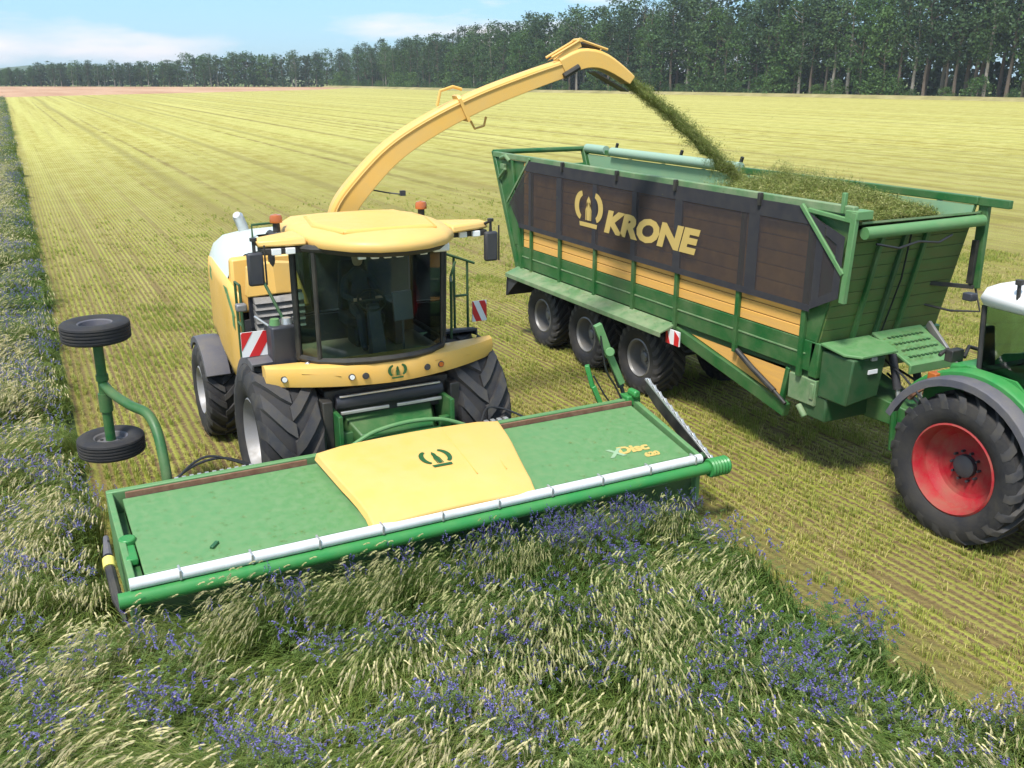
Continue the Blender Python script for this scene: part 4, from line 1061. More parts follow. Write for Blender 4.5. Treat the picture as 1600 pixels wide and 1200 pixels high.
# ------------------------------------------------------------------ silage trailer (faces -Y)
def build_trailer():
    T = thing('silage_trailer', (11.23, 14.5, 0), "long green three-axle silage trailer with black side net and yellow boards, filling with chopped grass", "trailer")
    XN, XF = 9.97, 12.49
    ZT = 4.05
    def yr(z): return 18.95 + (z - 1.68) * 0.50
    def yf(z): return 9.76 - (z - 1.57) * 0.22
    # chassis
    mb = MB()
    mb.box(10.75, 10.95, 10.0, 18.9, 1.05, 1.50); mb.box(11.5, 11.7, 10.0, 18.9, 1.05, 1.50)
    for y in (10.2, 12.0, 13.2, 15.1, 17.0, 18.7): mb.box(10.2, 12.26, y, y + .14, 1.30, 1.55)
    part('chassis', mb, M['dark_green'], T, 0.01)
    part('floor', MB().box(XN + .05, XF - .05, 9.75, 19.0, 1.55, 1.66), M['dark_green'], T)
    mb = MB()
    for y in (17.85, 16.0, 14.12): mb.tube([(10.2, y, .70), (12.26, y, .70)], 0.09, 10)
    part('axle', mb, M['black'], T)
    # side structure: outer skin, boards, posts  (near side full detail, far side mirrored)
    posts = [18.72, 18.30, 17.04, 15.66, 14.31, 12.99, 11.38, 9.93]
    board_rows = [(2.13, 2.29), (2.295, 2.455), (2.46, 2.615)]
    upper_rows = [(2.63 + i * 0.228, 2.63 + i * 0.228 + 0.220) for i in range(6)]
    for side, x in ((0, XN), (1, XF)):
        o = 1 if side == 0 else -1       # inward
        # lower green skin
        mb = MB(); mb.hexa([(x, yr(1.66) - .1, 1.66), (x, yf(1.66) + .02, 1.66), (x + .05 * o, yf(1.66) + .02, 1.66), (x + .05 * o, yr(1.66) - .1, 1.66)],
                           [(x, yr(2.12) - .1, 2.12), (x, yf(2.12) + .02, 2.12), (x + .05 * o, yf(2.12) + .02, 2.12), (x + .05 * o, yr(2.12) - .1, 2.12)])
        part('lower_side_panel', mb, M['green'], T, 0.008)
        mb = MB(); mb.box(min(x - .012 * o, x + .02 * o), max(x - .012 * o, x + .02 * o), 9.85, 18.8, 1.90, 1.925); part('side_swage', mb, M['green_light'], T, 0.004)
        for z0, z1 in board_rows + upper_rows:
            zm = (z0 + z1) / 2
            ys = [18.72] + posts[1:-1] + [9.93]
            for a, b in zip(ys[:-1], ys[1:]):
                jig = random.uniform(-.003, .003)
                mb = MB(); xa = x + (0.012 + jig) * o; xb = x + 0.055 * o
                mb.box(min(xa, xb), max(xa, xb), b + .008, a - .008, z0 + .004, z1 - .004)
                part('board', mb, M['plank'], T, 0.006)
        for nm, ya, yb in (('rear_side_panel', lambda z: 18.74, lambda z: yr(z) - .03), ('front_side_panel', lambda z: yf(z) + .02, lambda z: 9.91)):
            z0, z1 = 2.125, 4.0
            mb = MB(); mb.hexa([(x + .012 * o, ya(z0), z0), (x + .05 * o, ya(z0), z0), (x + .05 * o, yb(z0), z0), (x + .012 * o, yb(z0), z0)], [(x + .012 * o, ya(z1), z1), (x + .05 * o, ya(z1), z1), (x + .05 * o, yb(z1), z1), (x + .012 * o, yb(z1), z1)])
            part(nm, mb, M['green'], T, 0.006)
        # inner lining
        mb = MB(); xi = x + .058 * o
        mb.hexa([(xi, yr(1.7) - .1, 1.68), (xi, yf(1.7) + .03, 1.68), (xi + .012 * o, yf(1.7) + .03, 1.68), (xi + .012 * o, yr(1.7) - .1, 1.68)], [(xi, yr(4.0) - .1, 4.0), (xi, yf(4.0) + .03, 4.0), (xi + .012 * o, yf(4.0) + .03, 4.0), (xi + .012 * o, yr(4.0) - .1, 4.0)])
        part('inner_lining', mb, M['green_inside'], T)
        for y in posts:
            sl = 0.0
            y2 = y + (0.5 if y > 18.5 else 0.0)
            mb = MB(); mb.hexa([(x - .05 * o, y - .045, 1.55), (x + .01 * o, y - .045, 1.55), (x + .01 * o, y + .045, 1.55), (x - .05 * o, y + .045, 1.55)], [(x - .05 * o, y2 - .04, 4.0), (x + .01 * o, y2 - .04, 4.0), (x + .01 * o, y2 + .04, 4.0), (x - .05 * o, y2 + .04, 4.0)])
            part('side_post', mb, M['green'], T, 0.008)
        # top rail, rear frame
        part('top_rail', MB().bar((x + .02 * o, yr(ZT) + .05, ZT + .03), (x + .02 * o, yf(ZT), ZT + .02), 0.10, 0.12), M['green_light'] if side == 0 else M['green'], T, 0.015)
        mb = MB(); mb.hexa([(x - .02 * o, yr(1.6) - .02, 1.5), (x + .12 * o, yr(1.6) - .02, 1.5), (x + .12 * o, yr(1.6) + .12, 1.5), (x - .02 * o, yr(1.6) + .12, 1.5)], [(x - .02 * o, yr(4.1) - .02, 4.14), (x + .12 * o, yr(4.1) - .02, 4.14), (x + .12 * o, yr(4.1) + .14, 4.14), (x - .02 * o, yr(4.1) + .14, 4.14)])
        part('rear_corner_post', mb, M['green'], T, 0.015)
    # tailgate
    mb = MB(); mb.hexa([(XN + .1, yr(1.7), 1.62), (XF - .1, yr(1.7), 1.62), (XF - .1, yr(1.7) + .08, 1.62), (XN + .1, yr(1.7) + .08, 1.62)], [(XN + .1, yr(3.8), 3.8), (XF - .1, yr(3.8), 3.8), (XF - .1, yr(3.8) + .08, 3.8), (XN + .1, yr(3.8) + .08, 3.8)])
    part('tailgate', mb, M['green'], T, 0.01)
    part('rear_top_tube', MB().tube([(XN, yr(4.1) + .06, 4.12), (XF, yr(4.1) + .06, 4.12)], 0.06, 10), M['green'], T)
    # hinge clutter at the rear corner
    mb = MB(); mb.tube([(9.93, 19.75, 4.02), (9.93, 19.5, 4.08), (9.93, 19.3, 3.98)], 0.05, 8); mb.tube([(9.92, 19.85, 3.55), (9.92, 19.5, 3.8)], 0.035, 8); mb.box(9.90, 9.98, 19.55, 19.75, 3.78, 3.9); part('tailgate_hinge', mb, M['green_light'], T, 0.01)
    mb = MB(); mb.bar((9.92, 18.35, 4.1), (9.92, 19.42, 3.06), 0.035, 0.05); part('rear_brace', mb, M['green_light'], T, 0.005)
    # net on the near side
    zb = 2.62
    net = MB(); net.slab([(9.905, 18.36, 4.02), (9.905, 19.28, 3.06), (9.905, 18.82, zb), (9.905, 9.80, zb), (9.905, 9.30, 2.86), (9.905, 9.28, 3.70), (9.905, 10.13, 4.02)], (1, 0, 0), 0.004)
    part('side_net', net, M['net'], T)
    mb = MB()
    def band(poly, t=0.006): mb.slab([(9.9, y, z) for y, z in poly], (1, 0, 0), t)
    band([(18.36, 4.05), (18.55, 3.83), (9.62, 3.80), (10.13, 4.04)])
    band([(18.84, 2.66), (18.80, 2.56), (9.80, 2.56), (9.80, 2.66)])
    part('net_hem', mb, M['net_band'], T)
    for y, w in ((18.30, .10), (17.04, .20), (15.66, .14), (14.31, .14), (12.99, .20), (11.10, .24), (9.72, .14)):
        mb = MB(); mb.slab([(9.9015, y - w / 2, 2.66), (9.9015, y + w / 2, 2.66), (9.9015, y + w / 2, 3.81), (9.9015, y - w / 2, 3.81)], (1, 0, 0), 0.005)
        part('net_band', mb, M['net_band'], T)
    mb = MB(); mb.slab([(9.892, 9.80, 2.60), (9.892, 9.28, 2.86), (9.892, 9.27, 3.72), (9.892, 9.62, 3.84), (9.892, 9.62, 3.70), (9.892, 9.40, 3.60), (9.892, 9.40, 2.94), (9.892, 9.80, 2.72)], (1, 0, 0), 0.005); part('net_hem', mb, M['net_band'], T)
    for y in (16.9, 14.9, 13.1, 11.0): part('net_strap', MB().box(9.86, 9.93, y - .03, y + .03, 3.95, 4.14), M['black'], T, 0.008)
    vs, fs = text_mb("KRONE", 0.56, 0.22, 0.032)
    x0 = min(v[0] for v in vs); x1 = max(v[0] for v in vs); k = 2.92 / (x1 - x0)
    vs = [((x - x0) * k, y * 0.98) for x, y in vs]
    mb = MB(); place2d(mb, vs, fs, (9.8995, 15.28, 2.98), (0, -1, 0), (0, 0, 1), (-1, 0, 0), 0.003); part('lettering', mb, M['gold'], T)
    vs, fs = crown_2d(0.92, 0.66); mb = MB(); place2d(mb, vs, fs, (9.8995, 15.86, 3.28), (0, -1, 0), (0, 0, 1), (-1, 0, 0), 0.003); part('crown_emblem', mb, M['gold'], T)
    # wide ledge over the wheels, mudguard
    mb = MB(); mb.hexa([(9.52, 18.95, 1.50), (9.96, 18.95, 1.60), (9.96, 12.98, 1.60), (9.52, 12.98, 1.50)], [(9.52, 18.95, 1.53), (9.96, 18.95, 1.65), (9.96, 12.98, 1.65), (9.52, 12.98, 1.53)])
    mb.box(9.50, 9.53, 12.98, 18.95, 1.44, 1.53)
    mb.v = [((x - 9.96) * 0.72 + 9.96, y, z) for x, y, z in mb.v]
    part('wheel_ledge', mb, M['green_light'], T, 0.006)
    mb = MB()
    mb.hexa([(9.66, 18.95, 1.0), (10.5, 18.95, 1.0), (10.5, 18.98, 1.0), (9.66, 18.98, 1.0)], [(9.66, 18.90, 1.5), (10.5, 18.90, 1.5), (10.5, 18.93, 1.5), (9.66, 18.93, 1.5)])
    mb.slab([(9.68, 18.9, 1.5), (9.68, 18.95, 1.02), (9.68, 18.6, 1.3), (9.68, 18.3, 1.5)], (1, 0, 0), 0.02)
    part('mudguard', mb, M['charcoal'], T)
    # wheels
    ty = tyre_mesh('trailer_tyre', 0.72, 0.68, 0.36, 22, 0.04, 0.075, 0.55, 1)
    rN = rim_mesh('trailer_rim', 0.36, 0.68, -1, M['rim_grey'], 0.24); rF = rim_mesh('trailer_rim', 0.36, 0.68, 1, M['rim_grey'], 0.24)
    for i, y in enumerate((17.85, 16.02, 14.12)):
        wheel('wheel', T, (10.30, y, 0.715), ty, rN, 0.4 * i); wheel('wheel', T, (12.16, y, 0.715), ty, rF, 0.3 * i)
    # striped board behind the front wheel
    root = part('warning_panel', MB().box(9.86, 9.885, 12.72, 13.10, 1.30, 1.56), M['refl_white'], T)
    for a in (0, 1):
        mb = MB(); y0 = 13.10 - a * .24; mb.slab([(9.858, y0, 1.30), (9.858, y0 - .13, 1.30), (9.858, y0 - .02, 1.56) if a == 0 else (9.858, 12.72, 1.46), (9.858, 13.10, 1.56) if a == 0 else (9.858, y0, 1.56)], (-1, 0, 0), 0.003); part('red_stripe', mb, M['red'], root)
    # triangular skirt with yellow infill and green beam
    mb = MB(); mb.slab([(10.02, 12.6, 1.55), (10.02, 10.15, 1.60), (10.02, 10.28, 1.06)], (1, 0, 0), 0.03); part('skirt_panel', mb, M['plank'], T, 0.005)
    mb = MB(); mb.bar((10.02, 13.0, 1.50), (10.02, 10.16, 0.92), 0.12, 0.22); mb.bar((10.02, 10.2, 1.6), (10.02, 10.3, 1.0), 0.08, 0.08); part('skirt_beam', mb, M['green'], T, 0.015)
    mb = MB(); mb.bar((11.2, 13.0, 1.2), (11.2, 10.1, 1.0), 1.3, 0.3); part('neck_frame', mb, M['dark_green'], T, 0.02)
    mb = MB(); mb.tube([(9.93, 11.30, 1.60), (9.93, 10.90, 1.40), (9.93, 10.38, 1.18)], 0.045, 10); mb.tube([(9.93, 10.42, 1.20), (9.93, 10.12, 1.05)], 0.03, 10); part('hydraulic_cylinder', mb, M['black'], T)
    # front wall of stained boards with ribs
    for i in range(9):
        z0 = 2.12 + i * 0.187; z1 = z0 + 0.181
        mb = MB(); mb.hexa([(XN + .04, yf(z0), z0), (XF - .04, yf(z0), z0), (XF - .04, yf(z0) + .05, z0), (XN + .04, yf(z0) + .05, z0)], [(XN + .04, yf(z1), z1), (XF - .04, yf(z1), z1), (XF - .04, yf(z1) + .05, z1), (XN + .04, yf(z1) + .05, z1)])
        part('front_board', mb, M['front_green'], T, 0.005)
    for x in (10.62, 11.08, 11.52):
        part('front_rib', MB().bar((x, yf(2.1) - .03, 2.1), (x, yf(3.8) - .03, 3.8), 0.07, 0.06), M['green'] if x != 11.08 else M['dark_green'], T, 0.008)
    part('front_cable', MB().tube([(11.2, yf(2.1) - .04, 2.1), (11.24, yf(3) - .06, 3.0), (11.16, yf(3.7) - .05, 3.7)], 0.014, 6), M['hose'], T)
    mb = MB(); mb.hexa([(XN, 9.60, 1.58), (XF, 9.60, 1.58), (XF, 9.78, 1.58), (XN, 9.78, 1.58)], [(XN, 9.58, 2.12), (XF, 9.58, 2.12), (XF, 9.76, 2.12), (XN, 9.76, 2.12)]); part('front_sill', mb, M['green'], T, 0.02)
    part('front_top_tube', MB().tube([(XN + .1, 9.10, 3.78), (XF - .05, 9.10, 3.80)], 0.085, 12), M['header_green'], T)
    mb = MB(); mb.tube([(10.3, 9.08, 3.62), (10.7, 9.04, 3.54), (11.1, 9.06, 3.60), (11.5, 9.04, 3.56), (11.8, 9.08, 3.64)], 0.018, 6); part('front_hose', mb, M['hose'], T)
    # inner front deck plates catching spilled grass
    mb = MB(); mb.hexa([(XN + .08, 9.14, 3.90), (XF - .08, 9.14, 3.90), (XF - .08, 9.75, 3.72), (XN + .08, 9.75, 3.72)], [(XN + .08, 9.14, 3.93), (XF - .08, 9.14, 3.93), (XF - .08, 9.75, 3.75), (XN + .08, 9.75, 3.75)]); part('front_apron', mb, M['green_light'], T)
    # net frame on near front corner and far front corner
    mb = MB(); mb.bar((9.93, 9.16, 4.06), (9.93, 9.22, 2.80), 0.07, 0.10); mb.bar((9.90, 10.13, 4.06), (9.90, 9.24, 3.20), 0.05, 0.07); mb.bar((9.93, 10.02, 4.0), (9.93, 9.18, 3.94), 0.06, 0.06); mb.bar((9.95, 9.40, 4.02), (9.95, 9.40, 4.30), 0.06, 0.06); mb.box(9.90, 10.2, 9.1, 9.32, 3.96, 4.08)
    part('corner_frame', mb, M['header_green'], T, 0.01)
    mb = MB(); mb.bar((12.54, 9.16, 4.04), (12.54, 9.14, 2.78), 0.08, 0.16); mb.bar((12.5, 9.3, 4.06), (12.5, 8.72, 4.06), 0.08, 0.12); mb.bar((12.5, 9.2, 3.9), (12.2, 9.12, 3.8), 0.06, 0.06)
    part('corner_frame', mb, M['green'], T, 0.01)
    mb = MB(); mb.tube([(12.54, 9.12, 2.8), (12.54, 8.98, 2.45), (12.3, 9.3, 2.42), (12.0, 9.6, 2.5)], 0.018, 7); mb.bar((12.5, 9.12, 2.80), (12.0, 9.5, 2.84), 0.04, 0.06); mb.box(12.42, 12.48, 9.12, 9.2, 2.85, 3.5); part('far_net_handle', mb, M['black'], T)
    # rolled net on the far rail
    part('rolled_cover', MB().tube([(12.40, 18.9, 4.13), (12.40, 14.4, 4.13)], 0.10, 14), M['rolled'], T)
    part('rolled_cover', MB().tube([(12.46, 20.1, 4.14), (12.46, 19.25, 4.14)], 0.10, 14), M['rolled'], T)
    mb = MB()
    for y in (18.95, 16.5, 14.6): mb.bar((12.5, y, 4.02), (12.5, y - .12, 4.32), 0.05, 0.05)
    part('cover_bracket', mb, M['black'], T)
    # toolbox, step plates and ladder flap at the front
    mb = MB(); mb.hexa([(10.0, 9.02, 1.32), (10.62, 9.02, 1.40), (10.62, 9.58, 1.40), (10.0, 9.58, 1.32)], [(10.02, 8.98, 2.02), (10.66, 8.98, 2.02), (10.66, 9.58, 2.02), (10.02, 9.58, 2.02)]); tb = part('toolbox', mb, M['dark_green'], T, 0.025)
    part('toolbox_label', MB().box(10.32, 10.50, 8.966, 8.98, 1.78, 1.84), M['refl_white'], tb)
    part('toolbox_latch', MB().box(10.34, 10.44, 8.94, 8.98, 1.98, 2.03), M['steel'], tb, 0.005)
    mb = MB(); mb.hexa([(9.98, 9.12, 2.04), (10.12, 8.92, 2.04), (10.82, 8.92, 2.05), (10.94, 9.2, 2.06), (10.94, 9.58, 2.10), (9.98, 9.58, 2.10)], [(9.98, 9.12, 2.08), (10.12, 8.92, 2.08), (10.82, 8.92, 2.09), (10.94, 9.2, 2.10), (10.94, 9.58, 2.14), (9.98, 9.58, 2.14)]); part('step_plate', mb, M['header_green'], T, 0.01)
    mb = MB(); mb.hexa([(11.02, 8.85, 1.82), (11.95, 8.85, 1.82), (12.02, 9.58, 2.14), (10.98, 9.58, 2.14)], [(11.02, 8.84, 1.86), (11.95, 8.84, 1.86), (12.02, 9.57, 2.18), (10.98, 9.57, 2.18)])
    mb.box(11.0, 11.95, 8.82, 8.86, 1.72, 1.86)
    part('tread_plate', mb, M['header_green'], T, 0.01)
    mb = MB()
    for i in range(4):
        for j in range(9):
            x = 11.16 + j * .085; y = 8.98 + i * .14; z = 1.86 + (y - 8.85) * .438 + .006
            mb.box(x - .025, x + .025, y - .025, y + .025, z, z + .012)
    o = part('tread_stud', mb, M['dark_green'], T); o['kind'] = 'stuff'
    mb = MB(); mb.bar((11.98, 8.95, 1.84), (12.1, 9.5, 2.2), 0.05, 0.12); mb.tube([(12.02, 9.0, 1.9), (12.12, 8.8, 1.6), (12.12, 8.7, 1.4)], 0.03, 8); part('tread_rail', mb, M['rim_grey'], T, 0.01)
    # drawbar
    mb = MB(); mb.hexa([(10.75, 9.9, 0.95), (11.65, 9.9, 0.95), (11.65, 9.9, 1.4), (10.75, 9.9, 1.4)], [(11.08, 8.4, 0.86), (11.38, 8.4, 0.86), (11.38, 8.4, 1.12), (11.08, 8.4, 1.12)]); mb.box(11.14, 11.32, 7.95, 8.4, 0.90, 1.06)
    part('drawbar', mb, M['green'], T, 0.02)
    mb = MB(); mb.box(10.02, 10.9, 9.4, 9.95, 0.95, 1.34); part('lower_guard', mb, M['dark_green'], T, 0.03)
    mb = MB(); mb.box(9.98, 10.06, 9.6, 10.15, 1.15, 1.55); mb.tube([(9.98, 9.9, 1.1), (9.98, 9.75, .95)], 0.05, 8); mb.box(9.96, 10.02, 9.62, 9.70, 1.25, 1.5); part('side_bracket', mb, M['green_light'], T, 0.015)
    for x in (10.98, 11.42):
        mb = MB(); mb.tube([(x, 9.15, 1.95), (x + .02, 9.0, 1.45)], 0.06, 12); cyl = part('suspension_cylinder', mb, M['charcoal'], T)
        mb = MB(); mb.tube([(x + .02, 9.0, 1.46), (x + .03, 8.95, 1.25)], 0.035, 10); part('piston_rod', mb, M['steel'], cyl)
    mb = MB(); pts = []
    for i in range(17):
        a = math.pi * i / 16; pts.append((11.25 + .16 * math.cos(a), 8.85 - .1 * math.sin(a), 1.35 + .16 * math.sin(a)))
    mb.tube(pts, 0.045, 8); part('drive_shaft_guard', mb, M['rust'], T)
    mb = MB(); mb.tube([(11.2, 9.3, 1.7), (11.25, 8.8, 1.55), (11.3, 8.2, 1.45), (11.3, 7.9, 1.3)], 0.018, 6); mb.tube([(11.1, 9.3, 1.6), (11.12, 8.7, 1.3), (11.2, 8.1, 1.35), (11.25, 7.9, 1.2)], 0.018, 6); mb.tube([(10.9, 9.3, 1.9), (10.95, 8.9, 1.7), (11.0, 8.5, 1.4), (11.1, 8.0, 1.25)], 0.016, 6); part('coupling_hose', mb, M['hose'], T)
    part('drawbar_bar', MB().tube([(10.95, 8.75, 1.02), (10.98, 8.30, 0.92)], 0.035, 8), M['steel'], T)
    # parking jack
    part('parking_jack', MB().tube([(10.92, 8.9, 0.55), (10.92, 8.95, 1.3)], 0.05, 8), M['green'], T)
    return T
trailer = build_trailer()

# ------------------------------------------------------------------ tractor (faces -Y), runs out of the picture on the right
def build_tractor():
    T = thing('tractor', (11.25, 6.0, 0), "green tractor with red wheel rims and white cab roof pulling the silage trailer", "tractor")
    XC = 11.25
    R = 1.0
    ty = tyre_mesh('rear_tyre', 1.0, 0.70, 0.60, 20, 0.055, 0.085, 0.55, 1)
    rN = rim_mesh('rear_rim', 0.60, 0.70, -1, M['rim_red'], 0.36, True, M['charcoal']); rF = rim_mesh('rear_rim', 0.60, 0.70, 1, M['rim_red'], 0.36, True, M['charcoal'])
    wheel('rear_wheel', T, (10.45, 7.32, 0.985), ty, rN); wheel('rear_wheel', T, (12.05, 7.32, 0.985), ty, rF)
    tf = tyre_mesh('front_tyre', 0.76, 0.58, 0.42, 18, 0.045, 0.075, 0.55, 1)
    fN = rim_mesh('front_rim', 0.42, 0.58, -1, M['rim_red'], 0.2, True, M['charcoal']); fF = rim_mesh('front_rim', 0.42, 0.58, 1, M['rim_red'], 0.2, True, M['charcoal'])
    wheel('front_wheel', T, (10.35, 4.35, 0.75), tf, fN); wheel('front_wheel', T, (12.15, 4.35, 0.75), tf, fF)
    mb = MB(); mb.box(10.95, 11.55, 3.6, 7.8, 0.7, 1.3); mb.tube([(10.5, 7.32, 1.0), (12.0, 7.32, 1.0)], 0.25, 14); mb.tube([(10.4, 4.35, .75), (12.1, 4.35, .75)], 0.14, 12); mb.box(10.9, 11.6, 7.6, 8.0, 0.75, 1.5)
    part('chassis', mb, M['charcoal'], T, 0.03)
    # fenders: grey flare outside, green shell inside
    for s in (-1, 1):
        xo = XC + s * 1.14; xi = XC + s * 0.72; xm = XC + s * 0.92
        def arc(xa, xb, R0, th, a0, a1, m, name, drop=0.06):
            mb = MB(); rings = []
            for i in range(17):
                a = math.radians(a0 + (a1 - a0) * i / 16); y, z = math.cos(a), math.sin(a)
                P = lambda x, r: (x, 7.32 + y * r, 0.985 + z * r)
                rings.append([P(xa, R0 - drop), P(xa, R0 + th * .6), P(xa + (xb - xa) * .2, R0 + th), P(xb, R0 + th), P(xb, R0), P(xa + (xb - xa) * .12, R0)])
            mb.loft(rings); return part(name, mb, m, T, 0.006)
        arc(xo, xm, 1.16, 0.05, 22, 158, M['fender'], 'fender_flare', 0.07)
        arc(xm, xi, 1.22, 0.06, 40, 150, M['green_bright'], 'fender', 0.02)
        mb = MB(); x = XC + s * 0.74
        mb.slab([(x, 8.2, 1.45), (x, 8.15, 2.0), (x, 7.6, 2.26), (x, 6.9, 2.24), (x, 6.35, 1.85), (x, 6.25, 1.3)], (s * -1, 0, 0), 0.04); part('fender_wall', mb, M['green_bright'], T)
        mb = MB(); mb.box(min(XC + s * .8, XC + s * 1.0), max(XC + s * .8, XC + s * 1.0), 7.82, 7.95, 2.02, 2.12); part('rear_lamp', mb, M['orange'], T, 0.01)
    mb = MB(); mb.hexa([(10.56, 8.0, 1.5), (11.94, 8.0, 1.5), (11.94, 7.6, 1.5), (10.56, 7.6, 1.5)], [(10.6, 7.9, 2.2), (11.9, 7.9, 2.2), (11.9, 7.5, 2.26), (10.6, 7.5, 2.26)]); part('rear_bulkhead', mb, M['green_bright'], T, 0.03)
    mb = MB(); mb.tube([(10.9, 7.95, 2.15), (10.7, 8.05, 2.34), (10.5, 8.0, 2.3)], 0.03, 7); mb.box(10.62, 10.85, 7.9, 8.02, 2.20, 2.36); mb.tube([(11.0, 8.0, 2.2), (11.2, 8.1, 2.3), (11.5, 8.0, 2.2)], 0.03, 7); part('rear_linkage_hose', mb, M['black'], T, 0.01)
    # cab
    b = [(10.64, 7.50), (11.95, 7.50), (12.02, 6.5), (11.85, 5.62), (10.65, 5.62), (10.48, 6.5)]
    t = [(10.69, 7.60), (11.90, 7.60), (11.98, 6.6), (11.8, 5.9), (10.7, 5.9), (10.52, 6.6)]
    ZB, ZT = 2.12, 3.04
    ZL = [2.2, 2.2, 1.6, 1.5, 1.5, 1.6]
    mb = MB()
    for i in range(6): mb.tube([(*b[i], ZL[i]), (*t[i], ZT)], 0.035, 8)
    for i in range(6): mb.tube([(*b[i], ZL[i]), (*b[(i + 1) % 6], ZL[(i + 1) % 6])], 0.04, 8)
    part('cab_frame', mb, M['black'], T)
    for i, nm in enumerate(('rear_window', 'side_window', 'door_window', 'windscreen', 'door_window', 'side_window')):
        j = (i + 1) % 6; mb = MB(); mb.add([(*b[i], ZL[i]), (*b[j], ZL[j]), (*t[j], ZT), (*t[i], ZT)], [(0, 1, 2, 3)]); part(nm, mb, M['glass_clear'], T)
    mb = MB(); rings = []
    for sc, z in ((0.94, 3.03), (1.02, 3.06), (1.06, 3.14), (1.02, 3.24), (0.9, 3.31), (0.7, 3.34)):
        o = [(10.56, 7.6), (10.75, 7.72), (11.75, 7.72), (11.94, 7.6), (12.0, 6.7), (11.9, 5.8), (11.7, 5.6), (10.8, 5.6), (10.6, 5.8), (10.5, 6.7)]
        rings.append([(XC + .07 + (x - XC) * sc, 6.60 + (y - 6.65) * sc, z) for x, y in o])
    mb.loft(rings); roof = part('cab_roof', mb, M['white'], T, 0, smooth=50)
    mb = MB(); mb.tube([(10.60, 7.10, 3.15), (10.60, 7.12, 3.42)], 0.025, 8); mb.tube([(10.60, 7.12, 3.40), (10.60, 7.12, 3.46)], 0.05, 10); part('antenna', mb, M['black'], roof)
    part('roof_lamp', MB().box(10.44, 10.56, 7.62, 7.76, 3.10, 3.20), M['charcoal'], roof, 0.015)
    mb = MB(); mb.box(11.0, 11.5, 6.5, 7.0, 1.75, 1.9); mb.hexa([(11.0, 6.98, 1.9), (11.5, 6.98, 1.9), (11.5, 7.1, 1.9), (11.0, 7.1, 1.9)], [(11.05, 7.08, 2.7), (11.45, 7.08, 2.7), (11.45, 7.18, 2.7), (11.05, 7.18, 2.7)]); part('driver_seat', mb, M['seat'], T, 0.03)
    part('cab_floor', MB().box(10.6, 11.9, 5.7, 7.45, 1.45, 1.52), M['charcoal'], T)
    mb = MB(); mb.hexa([(11.1, 5.9, 1.5), (11.4, 5.9, 1.5), (11.4, 6.1, 1.5), (11.1, 6.1, 1.5)], [(11.12, 6.1, 2.2), (11.38, 6.1, 2.2), (11.38, 6.2, 2.22), (11.12, 6.2, 2.22)]); part('steering_column', mb, M['charcoal'], T, 0.02)
    # bonnet
    rings = []
    for y, w, zt in ((5.65, .50, 2.12), (4.8, .46, 2.02), (3.8, .42, 1.86), (3.2, .38, 1.66), (3.0, .32, 1.45)):
        rings.append([(XC - w, y, 1.2), (XC - w, y, zt - .2), (XC - w * .8, y, zt - .04), (XC, y, zt), (XC + w * .8, y, zt - .04), (XC + w, y, zt - .2), (XC + w, y, 1.2)])
    mb = MB(); mb.loft(rings); part('bonnet', mb, M['green_bright'], T, 0.01)
    part('grille', MB().box(XC - .28, XC + .28, 2.96, 3.0, 1.22, 1.45), M['black'], T)
    mb = MB(); mb.tube([(10.62, 5.55, 1.6), (10.62, 5.55, 2.9)], 0.06, 12); part('exhaust_pipe', mb, M['steel'], T)
    for k in range(3): part('cab_step', MB().box(10.3, 10.6, 5.75, 6.15, 0.55 + k * .32, 0.59 + k * .32), M['charcoal'], T, 0.008)
    part('fuel_tank', MB().box(10.45, 10.9, 5.0, 6.2, 0.6, 1.3), M['charcoal'], T, 0.05)
    return T
tractor = build_tractor()

# ------------------------------------------------------------------ scattering
TEMPL = {}
def template_collection(name, meshes):
    c = bpy.data.collections.new(name)
    for i, me in enumerate(meshes):
        o = bpy.data.objects.new("%s_tuft.%03d" % (name, i), me); c.objects.link(o)
    TEMPL[name] = c
    return c

